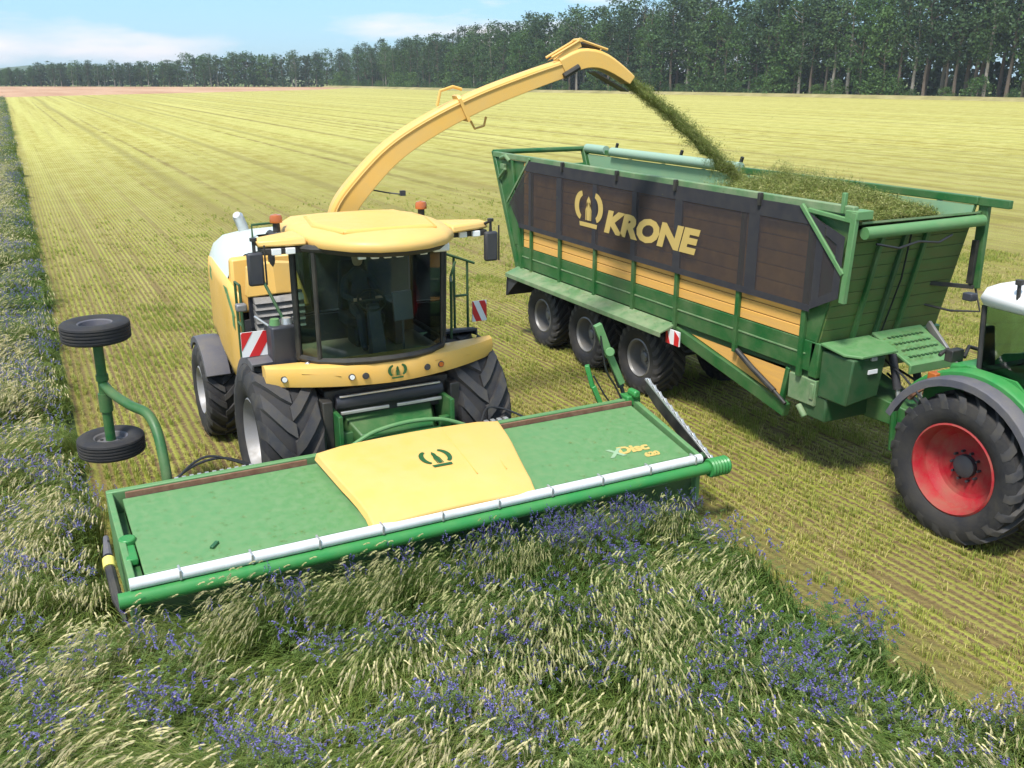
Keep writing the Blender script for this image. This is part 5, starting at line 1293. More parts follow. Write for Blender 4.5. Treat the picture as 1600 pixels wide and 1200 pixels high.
def scatter(name, pts, rot, scl, idx, tint, coll, kind='stuff'):
    me = bpy.data.meshes.new(name)
    me.vertices.add(len(pts)); me.vertices.foreach_set('co', np.asarray(pts, np.float32).ravel())
    for an, ty, data in (('rot', 'FLOAT_VECTOR', rot), ('scl', 'FLOAT_VECTOR', scl)):
        a = me.attributes.new(an, ty, 'POINT'); a.data.foreach_set('vector', np.asarray(data, np.float32).ravel())
    a = me.attributes.new('pick', 'INT', 'POINT'); a.data.foreach_set('value', np.asarray(idx, np.int32))
    a = me.attributes.new('tint', 'FLOAT', 'POINT'); a.data.foreach_set('value', np.asarray(tint, np.float32))
    o = bpy.data.objects.new(name, me); COL.objects.link(o)
    ng = bpy.data.node_groups.new(name + "_scatter", 'GeometryNodeTree')
    ng.interface.new_socket('Geometry', in_out='INPUT', socket_type='NodeSocketGeometry')
    ng.interface.new_socket('Geometry', in_out='OUTPUT', socket_type='NodeSocketGeometry')
    N, Lk = ng.nodes, ng.links
    gi = N.new('NodeGroupInput'); go = N.new('NodeGroupOutput')
    iop = N.new('GeometryNodeInstanceOnPoints')
    ci = N.new('GeometryNodeCollectionInfo'); ci.inputs['Collection'].default_value = coll
    ci.inputs['Separate Children'].default_value = True; ci.inputs['Reset Children'].default_value = True
    iop.inputs['Pick Instance'].default_value = True
    def attr(n, t):
        a = N.new('GeometryNodeInputNamedAttribute'); a.data_type = t; a.inputs['Name'].default_value = n
        return a.outputs['Attribute']
    e2r = N.new('FunctionNodeEulerToRotation')
    Lk.new(attr('rot', 'FLOAT_VECTOR'), e2r.inputs[0])
    Lk.new(gi.outputs[0], iop.inputs['Points']); Lk.new(ci.outputs[0], iop.inputs['Instance'])
    Lk.new(e2r.outputs[0], iop.inputs['Rotation']); Lk.new(attr('scl', 'FLOAT_VECTOR'), iop.inputs['Scale']); Lk.new(attr('pick', 'INT'), iop.inputs['Instance Index'])
    Lk.new(iop.outputs[0], go.inputs[0])
    md = o.modifiers.new('scatter', 'NODES'); md.node_group = ng
    return tag(o, kind=kind)

R1 = random.Random(11)
def ribbon(mb, pts, wid, wdir, mi):
    """flat tapering strip along pts"""
    v = []; n = len(pts)
    for i, p in enumerate(pts):
        w = wid * (1.0 - 0.75 * (i / (n - 1)) ** 2) / 2
        v.append((p[0] - wdir[0] * w, p[1] - wdir[1] * w, p[2])); v.append((p[0] + wdir[0] * w, p[1] + wdir[1] * w, p[2]))
    mb.add(v, [(2 * i, 2 * i + 1, 2 * i + 3, 2 * i + 2) for i in range(n - 1)], mi)
def spindle(mb, p, q, r, mi, n=4):
    p, q = Vector(p), Vector(q); d = (q - p).normalized()
    s = d.cross(Vector((0.3, 0.2, 1))).normalized(); t = d.cross(s)
    m1 = p.lerp(q, 0.3); m2 = p.lerp(q, 0.75)
    v = [p] + [m1 + (s * math.cos(2 * math.pi * k / n) + t * math.sin(2 * math.pi * k / n)) * r for k in range(n)] + [m2 + (s * math.cos(2 * math.pi * k / n) + t * math.sin(2 * math.pi * k / n)) * r * .75 for k in range(n)] + [q]
    f = [(0, 1 + (k + 1) % n, 1 + k) for k in range(n)] + [(1 + k, 1 + (k + 1) % n, 1 + n + (k + 1) % n, 1 + n + k) for k in range(n)] + [(1 + n + k, 1 + n + (k + 1) % n, 1 + 2 * n) for k in range(n)]
    mb.add(v, f, mi)

CROP_MATS = [M['stalk'], M['blade'], M['ear'], M['vetch_leaf'], M['vetch_flower']]
def stem_curve(x, y, H, reach, ang, droop, n=7):
    c, s = math.cos(ang), math.sin(ang); out = []
    for i in range(n):
        t = i / (n - 1)
        h = reach * t ** 1.8
        z = H * (t - droop * t ** 3.2)
        out.append((x + c * h, y + s * h, z))
    return out
def rye_tuft(ns, nb):
    mb = MB()
    for i in range(ns):
        a = R1.uniform(0, 6.283); r = R1.uniform(0, .15)
        H = R1.uniform(.86, 1.18); ang = R1.gauss(0, .22)
        p = stem_curve(r * math.cos(a), r * math.sin(a), H, R1.uniform(.32, .70), ang, R1.uniform(.18, .42), 8)
        wd = (math.cos(ang + 1.57), math.sin(ang + 1.57)); ribbon(mb, p, .0065, wd, 0)
        e = Vector(p[-1]); d = (e - Vector(p[-2])).normalized(); d = (d + Vector((.15 * math.cos(ang), .15 * math.sin(ang), -.35))).normalized()
        L = R1.uniform(.08, .125); mid = e + d * L * .5; d2 = (d + Vector((0, 0, -.35))).normalized()
        spindle(mb, e, mid + d * .01, R1.uniform(.0072, .0095), 2); spindle(mb, mid, mid + d2 * L * .6, R1.uniform(.006, .0085), 2)
        for k in range(5):
            q = e + d * L * (.25 + .16 * k); z = q + (d2 + Vector((R1.uniform(-.3, .3), R1.uniform(-.3, .3), R1.uniform(-.2, .3)))).normalized() * .065
            ribbon(mb, [tuple(q), tuple(z)], .0035, wd, 2)
    for i in range(nb):
        a = R1.uniform(0, 6.283); r = R1.uniform(0, .17); ang = R1.gauss(0, .35)
        p = stem_curve(r * math.cos(a), r * math.sin(a), R1.uniform(.6, 1.0), R1.uniform(.25, .75), ang, R1.uniform(.2, .55), 7)
        ribbon(mb, p, R1.uniform(.007, .013), (math.cos(ang + 1.57), math.sin(ang + 1.57)), R1.choice((0, 1)))
    return mb.mesh('rye_tuft', CROP_MATS, 0)
def grass_tuft(nb):
    mb = MB()
    for i in range(nb):
        a = R1.uniform(0, 6.283); r = R1.uniform(0, .19); ang = R1.gauss(0, .42)
        p = stem_curve(r * math.cos(a), r * math.sin(a), R1.uniform(.5, 1.02), R1.uniform(.25, .8), ang, R1.uniform(.2, .6), 7)
        ribbon(mb, p, R1.uniform(.007, .014), (math.cos(ang + 1.57), math.sin(ang + 1.57)), R1.choice((0, 1, 1)))
    return mb.mesh('grass_tuft', CROP_MATS, 0)
def vetch_tuft(nl, nf):
    mb = MB()
    for i in range(nl):
        a = R1.uniform(0, 6.283); r = .24 * math.sqrt(R1.random()); z = R1.uniform(.35, .82)
        x, y = r * math.cos(a), r * math.sin(a); b = R1.uniform(0, 6.283); L = R1.uniform(.04, .08)
        dx, dy, dz = math.cos(b) * L, math.sin(b) * L, R1.uniform(-.02, .06)
        # paired leaflets along a short rachis
        for k in range(4):
            t = (k + .5) / 4
            cx, cy, cz = x + dx * t, y + dy * t, z + dz * t
            for s in (-1, 1):
                u = (-dy * s / L, dx * s / L); w = .006; l = .026
                mb.add([(cx, cy, cz), (cx + u[0] * l * .5 + dx / L * w, cy + u[1] * l * .5 + dy / L * w, cz + .005), (cx + u[0] * l, cy + u[1] * l, cz + .002), (cx + u[0] * l * .5 - dx / L * w, cy + u[1] * l * .5 - dy / L * w, cz + .005)], [(0, 1, 2, 3)], 3)
    for i in range(nf):
        a = R1.uniform(0, 6.283); r = .22 * math.sqrt(R1.random()); z = R1.uniform(.60, .86)
        p = Vector((r * math.cos(a), r * math.sin(a), z)); d = Vector((R1.gauss(0.2, .5), R1.gauss(0, .5), 1)).normalized()
        ribbon(mb, [tuple(p - d * .12), tuple(p)], .006, (1, 0), 1)
        for k in range(7):
            q = p + d * (.012 * k); b = R1.uniform(0, 6.283)
            e = q + Vector((math.cos(b) * .022, math.sin(b) * .022, -.006))
            spindle(mb, q, e, .0066, 4, 3)
    for i in range(24):
        ang = R1.gauss(0, .6); p = stem_curve(R1.uniform(-.1, .1), R1.uniform(-.1, .1), R1.uniform(.5, .9), R1.uniform(.2, .5), ang, .4, 6)
        ribbon(mb, p, .012, (math.cos(ang + 1.57), math.sin(ang + 1.57)), 1)
    return mb.mesh('vetch_tuft', CROP_MATS, 0)
crop_coll = template_collection('crop', [rye_tuft(11, 36), rye_tuft(4, 44), rye_tuft(20, 28), grass_tuft(46), grass_tuft(54), vetch_tuft(30, 7), vetch_tuft(28, 10), vetch_tuft(34, 2)])

def fbm(x, y, s, seed=0.0, o=3):
    return noise.fractal(Vector((x * s + seed, y * s - seed * .7, seed)), 1.0, 2.0, o)

def sow(regions):
    P, Ro, Sc, Ix, Ti = [], [], [], [], []
    rr = random.Random(5)
    for (x0, x1, y0, y1, dens, sc, ok) in regions:
        n = int((x1 - x0) * (y1 - y0) * dens)
        for _ in range(n):
            x = rr.uniform(x0, x1); y = rr.uniform(y0, y1)
            if ok and not ok(x, y): continue
            lie = fbm(x, y, .45, 3.1); flow = fbm(x, y, .8, 9.2); typ = fbm(x, y, 1.25, 17.7, 4) * 1.1 + rr.gauss(0, .24); hh = fbm(x, y, .85, 31.0)
            ang = 3.95 + 1.1 * lie + rr.gauss(0, .16)
            if y > 9: typ = typ * .9 + .05
            if typ > .27: ix = rr.choice((5, 6, 6, 1, 4))
            elif typ > .12: ix = rr.choice((0, 5, 7, 3, 2, 6))
            elif typ > -.06: ix = rr.choice((2, 2, 2, 0, 1))
            elif typ > -.20: ix = rr.choice((0, 1, 1, 3, 4, 2))
            else: ix = rr.choice((3, 4, 1, 3, 4, 0))
            if x < .3 and y > 10 and rr.random() < .45: ix = rr.choice((2, 6, 0, 2))
            k = sc * rr.uniform(.85, 1.12); kz = k * (0.82 + .62 * hh + rr.uniform(-.07, .07)) * ((1.34 if x < 3.2 else 1.20) if 8.35 < y < 9.1 and x > .2 else 1.0)
            if 8.35 < y < 9.1 and x > .2:
                k *= .66; kz = rr.uniform(.96, 1.10) * (1.06 if x < 3.5 else 1.0)
            if sc > 1.01: kz /= sc * .98
            P.append((x, y, 0)); Ro.append((rr.gauss(0, .08), 0.10 + .40 * flow, ang)); Sc.append((k, k, kz)); Ix.append(ix)
            Ti.append(min(1, max(0, .5 + .7 * fbm(x, y, .35, 51.3) + rr.gauss(0, .18) + (.3 if x < .3 and y > 9 else 0))))
    return P, Ro, Sc, Ix, Ti
edge = lambda x, y: 7.22 + .12 * fbm(0, y, 1.3, 2.0)
o = scatter('flowering_crop', *sow([
    (0.3, 7.3, 8.45, 9.05, 70, 1.0, lambda x, y: x < edge(x, y)),
    (-3.5, 7.4, 0.2, 9.0, 62, 1.0, lambda x, y: x < edge(x, y) and not (x > 0.2 and y > 9.0 - .12 * abs(fbm(x, 0, 2, 1)))),
    (-4.5, 0.28, 8.9, 26, 40, 1.0, lambda x, y: x < .22 + .1 * fbm(0, y, 1, 4)),
    (-4.5, 0.28, 26, 70, 16, 1.25, None),
    (-7.5, 0.28, 70, 150, 5, 1.7, None),
    (-12, 0.25, 150, 300, 1.6, 2.6, None),
    (-12, -4.5, 4, 60, 6, 1.3, None)]), crop_coll)
tag(o, label="tall green flowering crop with drooping pale ears and violet blue vetch blossoms", cat="crop")

# ---- stubble in drilled rows
STUB = [M['stub_green'], M['stub_straw'], M['blade']]
def stubble_tuft(n, h, spread, mix):
    mb = MB()
    for i in range(n):
        x = R1.gauss(0, spread * .20); y = R1.uniform(-spread, spread); a = R1.uniform(0, 6.283); L = R1.uniform(.6, 1.2) * h; t = R1.uniform(.1, .9)
        ribbon(mb, [(x, y, 0), (x + math.cos(a) * L * t * .4, y + math.sin(a) * L * t * .4, L * .6), (x + math.cos(a) * L * t, y + math.sin(a) * L * t, L * (1 - .3 * t))], R1.uniform(.007, .013), (math.cos(a + 1.57), math.sin(a + 1.57)), R1.choice(mix))
    return mb.mesh('stubble_tuft', STUB, 0)
stub_coll = template_collection('stubble', [stubble_tuft(16, .085, .07, (0, 0, 1)), stubble_tuft(18, .08, .08, (0, 1, 1)), stubble_tuft(20, .11, .08, (0, 0, 0, 1)), stubble_tuft(12, .06, .10, (1, 1, 0))])
def stubble():
    P, Ro, Sc, Ix, Ti = [], [], [], [], []
    rr = random.Random(21)
    def put(x, y, k):
        g = fbm(x, y, .5, 7.0, 4); thin = fbm(x, y * .25, 1.6, 40.0)
        if thin + rr.gauss(0, .3) < (-.14 if y < 20 else -.15): return
        if y > 22 and rr.random() < (y - 22) / 26: return
        if 7.45 < x < 8.2 and y < 11 and rr.random() < .30: return
        P.append((x + rr.gauss(0, .010), y, 0)); Ro.append((0, 0, rr.choice((0, 3.1416)) + rr.gauss(0, .3)))
        s = k * rr.uniform(.7, 1.25); Sc.append((s, s, s * rr.uniform(.7, 1.2) / (k ** .5)))
        Ix.append(2 if g > .25 else rr.choice((0, 0, 1, 2, 3))); Ti.append(min(1, max(0, .5 - .6 * g + rr.gauss(0, .2))))
    def rows(x0, x1, y0, y1, pitch, step, k):
        x = x0
        while x < x1:
            y = y0 + rr.random() * step
            while y < y1:
                if not (y < 8.9 and x < 7.35) and not (x * 0.85 - y > 9.0) and not (y < 11 and x < 7.6 and y > 8.8): put(x, y, k)
                y += step * rr.uniform(.6, 1.4)
            x += pitch
    rows(.45, 15.9, 3.5, 26, .135, .085, .8)
    rows(15.975, 30, 8, 26, .135, .15, .9)
    rows(.45, 34, 26, 48, .135, .26, .9)
    return P, Ro, Sc, Ix, Ti
o = scatter('grass_stubble', *stubble(), stub_coll)
tag(o, label="short yellow green stubble standing in drilled rows on the cut field", cat="stubble")

# ------------------------------------------------------------------ chopped grass: load and stream
CH = [M['chop'], M['chop_pale']]
def chop_tuft(n, r):
    mb = MB()
    for i in range(n):
        p = Vector((R1.gauss(0, r), R1.gauss(0, r), R1.gauss(0, r * .5))); d = Vector((R1.gauss(0, 1), R1.gauss(0, 1), R1.gauss(0, .7))).normalized() * R1.uniform(.02, .06)
        ribbon(mb, [tuple(p), tuple(p + d)], R1.uniform(.008, .016), (R1.uniform(-1, 1), R1.uniform(-1, 1)), R1.choice((0, 0, 1)))
    return mb.mesh('chop_tuft', CH, 0)
chop_coll = template_collection('chop', [chop_tuft(26, .05), chop_tuft(20, .06), chop_tuft(30, .045)])
def clippings():
    rr = random.Random(31); P, Ro, Sc, Ix, Ti = [], [], [], [], []
    def put(x, y, z, k): P.append((x, y, z)); Ro.append((0, 0, rr.uniform(0, 6.28))); s = k * rr.uniform(.5, 1.2); Sc.append((s, s, s * .12)); Ix.append(rr.randrange(3)); Ti.append(rr.random())
    for _ in range(260):
        x = rr.uniform(.6, 7.4); y = 9.24 + 1.65 * rr.random() ** 1.6
        if 2.8 < x < 5.45: continue
        put(x, y, 1.00 + (y - 9.12) / 1.98 * .15 + .006, .35)
    for _ in range(260): y = rr.uniform(13.1, 18.9); put(rr.uniform(9.68, 9.93), y, 1.63 if False else 1.655, .4)
    for _ in range(160): put(rr.uniform(0.6, 7.6), rr.uniform(10.9, 11.1), 1.205, .3) if False else None
    for _ in range(300): y = rr.uniform(8.9, 9.5); put(rr.uniform(11.05, 11.95), y, 1.87 + (y - 8.85) * .438, .4)
    o = scatter('grass_clippings', P, Ro, Sc, Ix, Ti, chop_coll)
    tag(o, "loose grass clippings lying on the header panels and trailer ledges", "grass")
clippings()
def heap_z(x, y):
    ridge = math.exp(-((y - 12.0) / 1.5) ** 2) * .42 + math.exp(-((y - 10.6) / 1.1) ** 2) * .12
    cross = 1 - .35 * ((x - 11.3) / 1.2) ** 2
    return 3.70 + ridge * cross - .45 * max(0, (y - 13.2) / 5) + .06 * fbm(x, y, 2.2, 5.0)
def load():
    mb = MB(); nx, ny = 26, 90; v = []
    for j in range(ny):
        for i in range(nx):
            x = 10.06 + 2.34 * i / (nx - 1); y = 9.82 + 9.6 * j / (ny - 1)
            v.append((x, y, heap_z(x, y)))
    mb.add(v, [(j * nx + i, j * nx + i + 1, (j + 1) * nx + i + 1, (j + 1) * nx + i) for j in range(ny - 1) for i in range(nx - 1)])
    m = plain_ground("chopped_grass_mass", (0.12, 0.13, 0.03), (0.24, 0.22, 0.065), 9)
    o = part('chopped_grass_load', mb, m, smooth=60); tag(o, "pale green chopped grass heaped inside the trailer", "silage", kind='stuff')
    rr = random.Random(3); P, Ro, Sc, Ix, Ti = [], [], [], [], []
    for _ in range(7000):
        x = rr.uniform(10.08, 12.38); y = 9.85 + 9.4 * rr.random() ** 1.5
        P.append((x, y, heap_z(x, y) + .01)); Ro.append((rr.uniform(-.6, .6), rr.uniform(-.6, .6), rr.uniform(0, 6.28))); s = rr.uniform(.7, 1.5); Sc.append((s, s, s)); Ix.append(rr.randrange(3)); Ti.append(rr.random())
    for _ in range(900):      # dust of chips thrown up where the stream lands
        a = rr.uniform(0, 6.283); r = abs(rr.gauss(0, .5)); x = min(12.4, max(10.05, 11.3 + r * math.cos(a))); y = 12.0 + r * math.sin(a) * 1.6
        P.append((x, y, heap_z(x, y) + abs(rr.gauss(0, .12)))); Ro.append((rr.uniform(0, 6), rr.uniform(0, 6), rr.uniform(0, 6))); s = rr.uniform(.3, .8); Sc.append((s, s, s)); Ix.append(rr.randrange(3)); Ti.append(rr.random())
    o2 = scatter('loose_chopped_grass', P, Ro, Sc, Ix, Ti, chop_coll)
    tag(o2, "loose grass chips lying on the heap in the trailer", "silage")
load()
def stream():
    a = Vector((9.02, 13.375, 5.74)); b = Vector((11.22, 12.88, 3.98)); rr = random.Random(8)
    def pos(t): return a.lerp(b, t) + Vector((0, 0, .20 * t * (1 - t) * 1.3))
    mb = MB(); n = 30; rings = []
    s = Vector((.22, .97, 0)).normalized()
    for i in range(n):
        t = i / (n - 1); p = pos(t); d = (pos(min(1, t + .02)) - pos(max(0, t - .02))).normalized(); u = s.cross(d)
        r = .055 + .055 * t
        ring = []
        for k in range(10):
            an = 2 * math.pi * k / 10; q = p + (s * math.cos(an) + u * math.sin(an)) * r
            ring.append(q + (q - p) * (.9 * noise.noise(q * 5.0)) + Vector((0, 0, .03 * noise.noise(p * 4))))
        rings.append(ring)
    mb.loft(rings)
    m = mat("chopped_grass_core", (0.12, 0.15, 0.03), 0.9, dirt=(0.20, 0.20, 0.06), dirt_amt=.8, dirt_scale=14)
    o = part('chopped_grass_stream', mb, m, smooth=0); tag(o, "dark green jet of chopped grass flying from the spout into the trailer", "silage", kind='stuff')
    P, Ro, Sc, Ix, Ti = [], [], [], [], []
    for _ in range(2400):
        t = rr.random(); p = pos(t); r = abs(rr.gauss(0, 1)) * (.05 + .10 * t); an = rr.uniform(0, 6.283)
        p = p + Vector((0, 0, 1)) * r * math.sin(an) + s * r * math.cos(an)
        P.append(tuple(p)); Ro.append((rr.uniform(0, 6), rr.uniform(0, 6), rr.uniform(0, 6))); k = rr.uniform(.45, .95); Sc.append((k, k, k)); Ix.append(rr.randrange(3)); Ti.append(rr.random() * .6)
    for _ in range(170):
        p = Vector((rr.uniform(10.6, 12.6), rr.uniform(10.5, 13.5), 4.2 + abs(rr.gauss(0, .35))))
        P.append(tuple(p)); Ro.append((rr.uniform(0, 6), rr.uniform(0, 6), rr.uniform(0, 6))); k = rr.uniform(.12, .28); Sc.append((k, k, k)); Ix.append(rr.randrange(3)); Ti.append(rr.random())
    o2 = scatter('flying_chopped_grass', P, Ro, Sc, Ix, Ti, chop_coll)
    tag(o2, "chips of cut grass flying round the jet above the trailer", "silage")
stream()

# ------------------------------------------------------------------ trees
R2 = random.Random(77)
def crown_mesh(kind, m):
    """unit tree about 1 high: leaf clumps spread through the crown's volume"""
    mb = MB()
    clumps = []
    if kind == 'pine':
        for i in range(70):
            z = R2.uniform(.30, 1.0); r = .13 * (1.15 - ((z - .62) / .42) ** 2) * math.sqrt(R2.random()); a = R2.uniform(0, 6.283)
            clumps.append((r * math.cos(a), r * math.sin(a), z, R2.uniform(.03, .05)))
    elif kind == 'spruce':
        for i in range(80):
            z = R2.uniform(.10, 1.0) ** .9; r = .17 * (1.02 - z) * (0.45 + .55 * R2.random()); a = R2.uniform(0, 6.283)
            clumps.append((r * math.cos(a), r * math.sin(a), z - .05, .018 + .03 * (1 - z)))
    elif kind == 'birch':
        for i in range(76):
            z = R2.uniform(.28, .99); w = .135 * math.sin(math.pi * min(1, max(.08, (z - .26) / .78))) ** .7; r = w * math.sqrt(R2.random()); a = R2.uniform(0, 6.283)
            clumps.append((r * math.cos(a), r * math.sin(a), z, R2.uniform(.025, .045)))
    elif kind == 'broad':
        for i in range(100):
            z = R2.uniform(.08, .98); w = .21 * math.sin(math.pi * min(1, max(.1, (z - .02) / 1.02))) ** .65; r = w * math.sqrt(R2.random()); a = R2.uniform(0, 6.283)
            clumps.append((r * math.cos(a), r * math.sin(a), z, R2.uniform(.03, .055)))
    else:   # bush
        for i in range(46):
            z = R2.uniform(.05, .95); w = .55 * math.sqrt(max(.05, 1 - z ** 2)); r = w * math.sqrt(R2.random()); a = R2.uniform(0, 6.283)
            clumps.append((r * math.cos(a), r * math.sin(a), z, R2.uniform(.08, .15)))
    for (x, y, z, s) in clumps:
        for k in range(26):
            p = Vector((x + R2.gauss(0, s * .8), y + R2.gauss(0, s * .8), z + R2.gauss(0, s * .55)))
            n = Vector((R2.gauss(0, 1), R2.gauss(0, 1), R2.gauss(.5, .8))).normalized()
            u = n.cross(Vector((R2.gauss(0, 1), R2.gauss(0, 1), R2.gauss(0, 1)))).normalized(); v = n.cross(u); h = s * R2.uniform(.20, .42)
            mb.add([p - u * h, p - v * h * .6, p + u * h, p + v * h * .6], [(0, 1, 2, 3)])
    return mb.mesh('crown', m, 0)
def trunk_mesh(kind, m):
    mb = MB(); top = {'pine': .93, 'spruce': .9, 'birch': .88, 'broad': .75, 'bush': .5}[kind]
    r0 = .0115 if kind != 'bush' else .03
    bend = [R2.uniform(-.012, .012) for _ in range(6)]; pts = []
    for i in range(6):
        t = i / 5; pts.append((bend[i] * t * 2, bend[(i + 2) % 6] * t * 2, top * t - .01))
    mb.tube(pts, [r0 * (1.15 - .85 * i / 5) for i in range(6)], 7)
    for k in range(9 if kind != 'bush' else 4):
        z = R2.uniform(.35, .85) * top; a = R2.uniform(0, 6.283); L = R2.uniform(.05, .12) * (1 if kind != 'broad' else 1.5); t = z / top
        bx = interp(t, [i / 5 for i in range(6)], [p[0] for p in pts]); by = interp(t, [i / 5 for i in range(6)], [p[1] for p in pts])
        mb.tube([(bx, by, z), (bx + math.cos(a) * L * .6, by + math.sin(a) * L * .6, z + L * .35), (bx + math.cos(a) * L, by + math.sin(a) * L, z + L * .8)], [r0 * .4, r0 * .25, r0 * .1], 5)
    return mb.mesh('trunk', m, 40)
KIND = {}
for kd, lm, bm_, nvar in (('pine', 'pine', 'bark', 5), ('birch', 'birch_leaf', 'bark_pale', 5), ('broad', 'broad_leaf', 'bark', 5), ('spruce', 'pine', 'bark', 3), ('bush', 'broad_leaf', 'bark', 3)):
    KIND[kd] = [(crown_mesh(kd, M[lm]), trunk_mesh(kd, M[bm_])) for _ in range(nvar)]
NAMES = {'pine': 'pine_tree', 'birch': 'birch_tree', 'broad': 'leafy_tree', 'spruce': 'conifer_tree', 'bush': 'bush'}
def tree(kd, x, y, h, label, group, wide=1.0):
    e = bpy.data.objects.new(NAMES[kd], None); COL.objects.link(e)
    e.location = (x, y, -.02); e.rotation_euler.z = R2.uniform(0, 6.283); w = h * wide * R2.uniform(.9, 1.15); e.scale = (w, w, h)
    tag(e, label, 'bush' if kd == 'bush' else 'tree', group)
    c, t = R2.choice(KIND[kd])
    for nm, me in (('crown', c), ('trunk', t)):
        o = bpy.data.objects.new(nm, me); COL.objects.link(o); o.parent = e
    return e
EDGE = [(262, 100), (221.3, 152), (204.5, 256), (179.5, 346), (164, 536)]
def along(line, d):
    for (a, b) in zip(line[:-1], line[1:]):
        L = math.dist(a, b)
        if d <= L: t = d / L; return (a[0] + (b[0] - a[0]) * t, a[1] + (b[1] - a[1]) * t, (b[0] - a[0]) / L, (b[1] - a[1]) / L)
        d -= L
    return None
LEN = sum(math.dist(a, b) for a, b in zip(EDGE[:-1], EDGE[1:]))
def where(x, y):
    v = Vector((x, y, 4.0 - CAM_H)); px = v.dot(right) / v.dot(hor)
    spots = ((-.30, 'beyond the left part of the reddish field'), (-.20, 'beyond the middle of the reddish field'), (-.12, 'beside the gap to the far hills'), (-.05, 'beyond the right end of the reddish field'), (.02, 'left of the spout bend'), (.09, 'behind the top of the spout'),
             (.16, 'behind the grass jet'), (.23, 'above the gold trailer lettering'), (.30, 'above the heap of chopped grass'), (.37, 'above the trailer front'), (.45, 'above the white tractor roof'), (.60, 'at the right edge of the wood in view'))
    for lim, t in spots:
        if px < lim: return t
    return 'past the right end of the view'
def plant_edge():
    d = 0.0; i = 0
    while d < LEN:
        x, y, dx, dy = along(EDGE, d); nx, ny = dy, -dx
        if nx < 0: nx, ny = -nx, -ny
        f = d / LEN
        h0 = interp(f, [0, .35, .55, .75, 1.0], [35, 33, 29, 24.5, 20.5])
        near = f < .5
        kd = R2.choices(('pine', 'birch', 'broad', 'spruce'), (4, 4, 2.0, 1.2) if near else (3, 2, 3, 1))[0]
        h = h0 * R2.uniform(.80, 1.04)
        off = 6 + R2.uniform(-2, 2.5)
        lb = {'pine': "slim dark pine", 'birch': "tall tree with pale bare trunk", 'broad': "bushy tree leafed to the ground", 'spruce': "pointed dark conifer"}[kd]
        tree(kd, x + nx * off, y + ny * off, h * (0.82 if kd == 'broad' else 1), ('taller ' if h > h0 * .96 else 'shorter ' if h < h0 * .86 else '') + lb + ', ' + where(x + nx * off, y + ny * off), 'trees in the front row of the wood', 1.15 if kd != 'broad' else 1.0)
        d += R2.uniform(3.0, 5.0) * (1.0 if near else 1.25); i += 1
    d = 2.0
    while d < LEN:
        x, y, dx, dy = along(EDGE, d); nx, ny = dy, -dx
        if nx < 0: nx, ny = -nx, -ny
        f = d / LEN; h0 = interp(f, [0, .35, .55, .75, 1.0], [36, 34, 30, 25, 21])
        kd = R2.choice(('pine', 'spruce', 'pine', 'birch'))
        tree(kd, x + nx * 14, y + ny * 14 + R2.uniform(-2, 2), h0 * R2.uniform(.88, 1.08), "dark tree in the second row, " + where(x + nx * 14, y + ny * 14), 'trees behind the front row of the wood', 1.25)
        d += R2.uniform(4.2, 6.2)
    d = 4.0
    while d < LEN:
        x, y, dx, dy = along(EDGE, d); nx, ny = dy, -dx
        if nx < 0: nx, ny = -nx, -ny
        tree('bush', x + nx * (1.5 + R2.uniform(0, 3)), y + ny * 2, R2.uniform(2.5, 8.5), "round green bush at the wood foot, " + where(x, y), 'bushes at the foot of the wood', 1.1)
        d += R2.uniform(3.5, 11)
plant_edge()
def plant_far():
    # far block left of the gap, seen end on
    line = [(91, 593), (40, 628), (-1.5, 660), (-60, 702)]
    L = sum(math.dist(a, b) for a, b in zip(line[:-1], line[1:])); d = 0.0
    while d < L:
        x, y, dx, dy = along(line, d); px = x / y
        low = (-0.012 < px < 0.028)
        kd = R2.choices(('pine', 'spruce', 'birch', 'broad'), (4, 1, 2, 2))[0]
        h = R2.uniform(12.0, 15.0) * (.72 if low else 1)
        tree(kd, x + R2.uniform(0, 8), y + R2.uniform(0, 8), h, "small far " + {"pine": "dark pine", "spruce": "pointed conifer", "birch": "pale trunked tree", "broad": "round leafy tree"}[kd] + " " + where(x, y), 'trees beyond the reddish field', 1.5)
        d += R2.uniform(1.9, 3.0)
    # near end of the right-hand wood turning the corner
    for i in range(31):
        t = -.16 + 1.16 * i / 30
        tree(R2.choice(('pine', 'broad', 'birch', 'spruce')), 164 - 66 * t + R2.uniform(-2, 2), 544 + 46 * t + R2.uniform(0, 8), (19.5 - 1.5 * t) * R2.uniform(.85, 1.05), "dark tree at the wood corner, " + where(164 - 66 * t, 544 + 46 * t), 'trees at the far corner of the wood', 1.35)
plant_far()
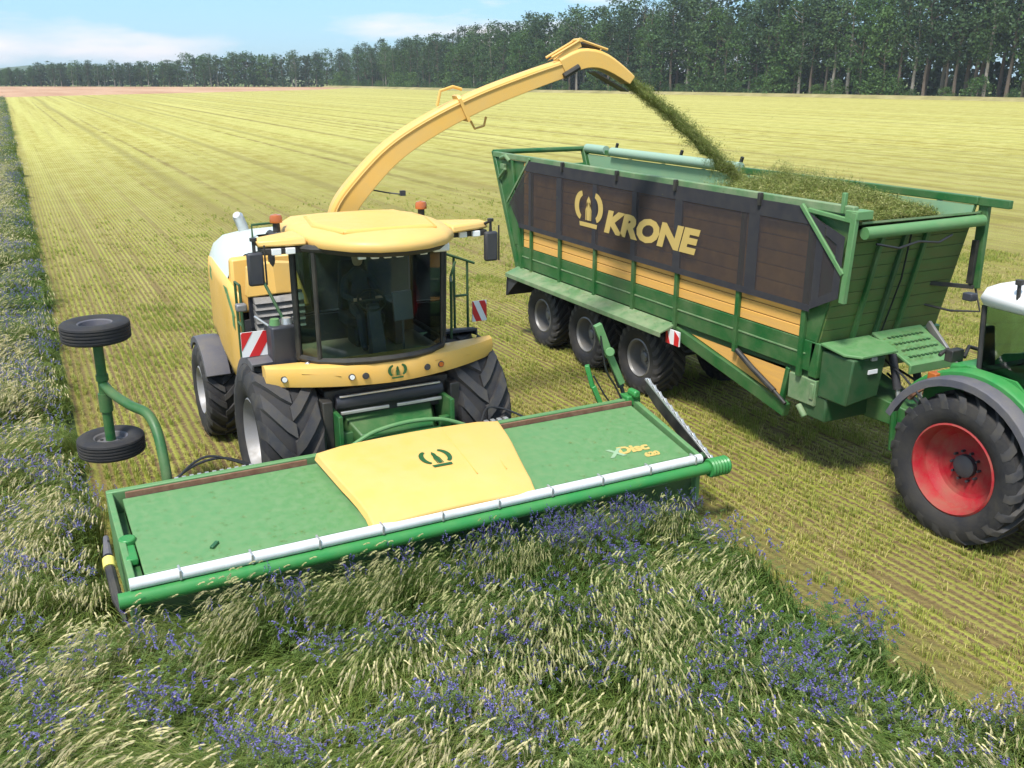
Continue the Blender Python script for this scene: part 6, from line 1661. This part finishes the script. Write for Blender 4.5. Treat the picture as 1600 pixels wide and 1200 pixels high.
# deep wood behind the rows: reads as one dark mass
def deep_wood():
    mb = MB(); rr = random.Random(4)
    d = 0.0
    while d < LEN:
        x, y, dx, dy = along(EDGE, d); nx, ny = dy, -dx
        if nx < 0: nx, ny = -nx, -ny
        f = d / LEN; h0 = interp(f, [0, .35, .55, .75, 1.0], [32, 30, 27, 22.5, 18.5])
        for row in range(4):
            cx, cy = x + nx * (20 + row * 7) + rr.uniform(-2, 2), y + ny * (20 + row * 7) + rr.uniform(-2, 2)
            for k in range(56):
                z = rr.uniform(.1, h0 * rr.uniform(.85, 1.02)) if k < 38 else rr.uniform(.1, 9); p = Vector((cx + rr.gauss(0, 2.3), cy + rr.gauss(0, 2.3), z)); n = Vector((rr.gauss(0, 1), rr.gauss(0, 1), rr.gauss(.3, .6))).normalized()
                u = n.cross(Vector((rr.gauss(0, 1), rr.gauss(0, 1), rr.gauss(0, 1)))).normalized(); v = n.cross(u); h = rr.uniform(.5, 1.3)
                mb.add([p - u * h, p - v * h * .7, p + u * h, p + v * h * .7], [(0, 1, 2, 3)])
        d += 3.2
    far = [(164, 548), (100, 594), (-1.5, 668), (-60, 710)]
    L = sum(math.dist(a, b) for a, b in zip(far[:-1], far[1:])); d = 0.0
    while d < L:
        x, y, dx, dy = along(far, d); px = x / y
        gap = .154 < px < .166
        hh = 18 if px > .16 else (9.5 if -.012 < px < .028 else 13)
        if not gap:
            for row in range(2):
                for k in range(52):
                    p = Vector((x + rr.gauss(0, 2.2), y + 8 + row * 6 + rr.gauss(0, 2), rr.uniform(.5, hh * rr.uniform(.8, 1)))); n = Vector((rr.gauss(0, 1), rr.gauss(-.4, 1), rr.gauss(.3, .6))).normalized()
                    u = n.cross(Vector((rr.gauss(0, 1), rr.gauss(0, 1), rr.gauss(0, 1)))).normalized(); v = n.cross(u); h = rr.uniform(.5, 1.2)
                    mb.add([p - u * h, p - v * h * .7, p + u * h, p + v * h * .7], [(0, 1, 2, 3)])
        d += 2.6
    o = part('deep_wood', mb, M['pine'], smooth=0)
    tag(o, "dense dark interior of the wood behind its edge trees", "wood", kind='stuff')
deep_wood()

# ------------------------------------------------------------------ air between here and the wood
def haze():
    mb = MB(); mb.box(-1600, 1600, -300, 2700, -1.2, 48)
    m = bpy.data.materials.new("summer_haze"); m.use_nodes = True
    nt = m.node_tree; nt.nodes.clear()
    o = nt.nodes.new("ShaderNodeOutputMaterial"); v = nt.nodes.new("ShaderNodeVolumePrincipled")
    v.inputs['Color'].default_value = (0.86, 0.92, 1.0, 1); v.inputs['Density'].default_value = 0.00021; v.inputs['Anisotropy'].default_value = 0.2
    nt.links.new(v.outputs[0], o.inputs['Volume'])
    ob = part('haze', mb, m, smooth=0); tag(ob, kind='stuff')
haze()
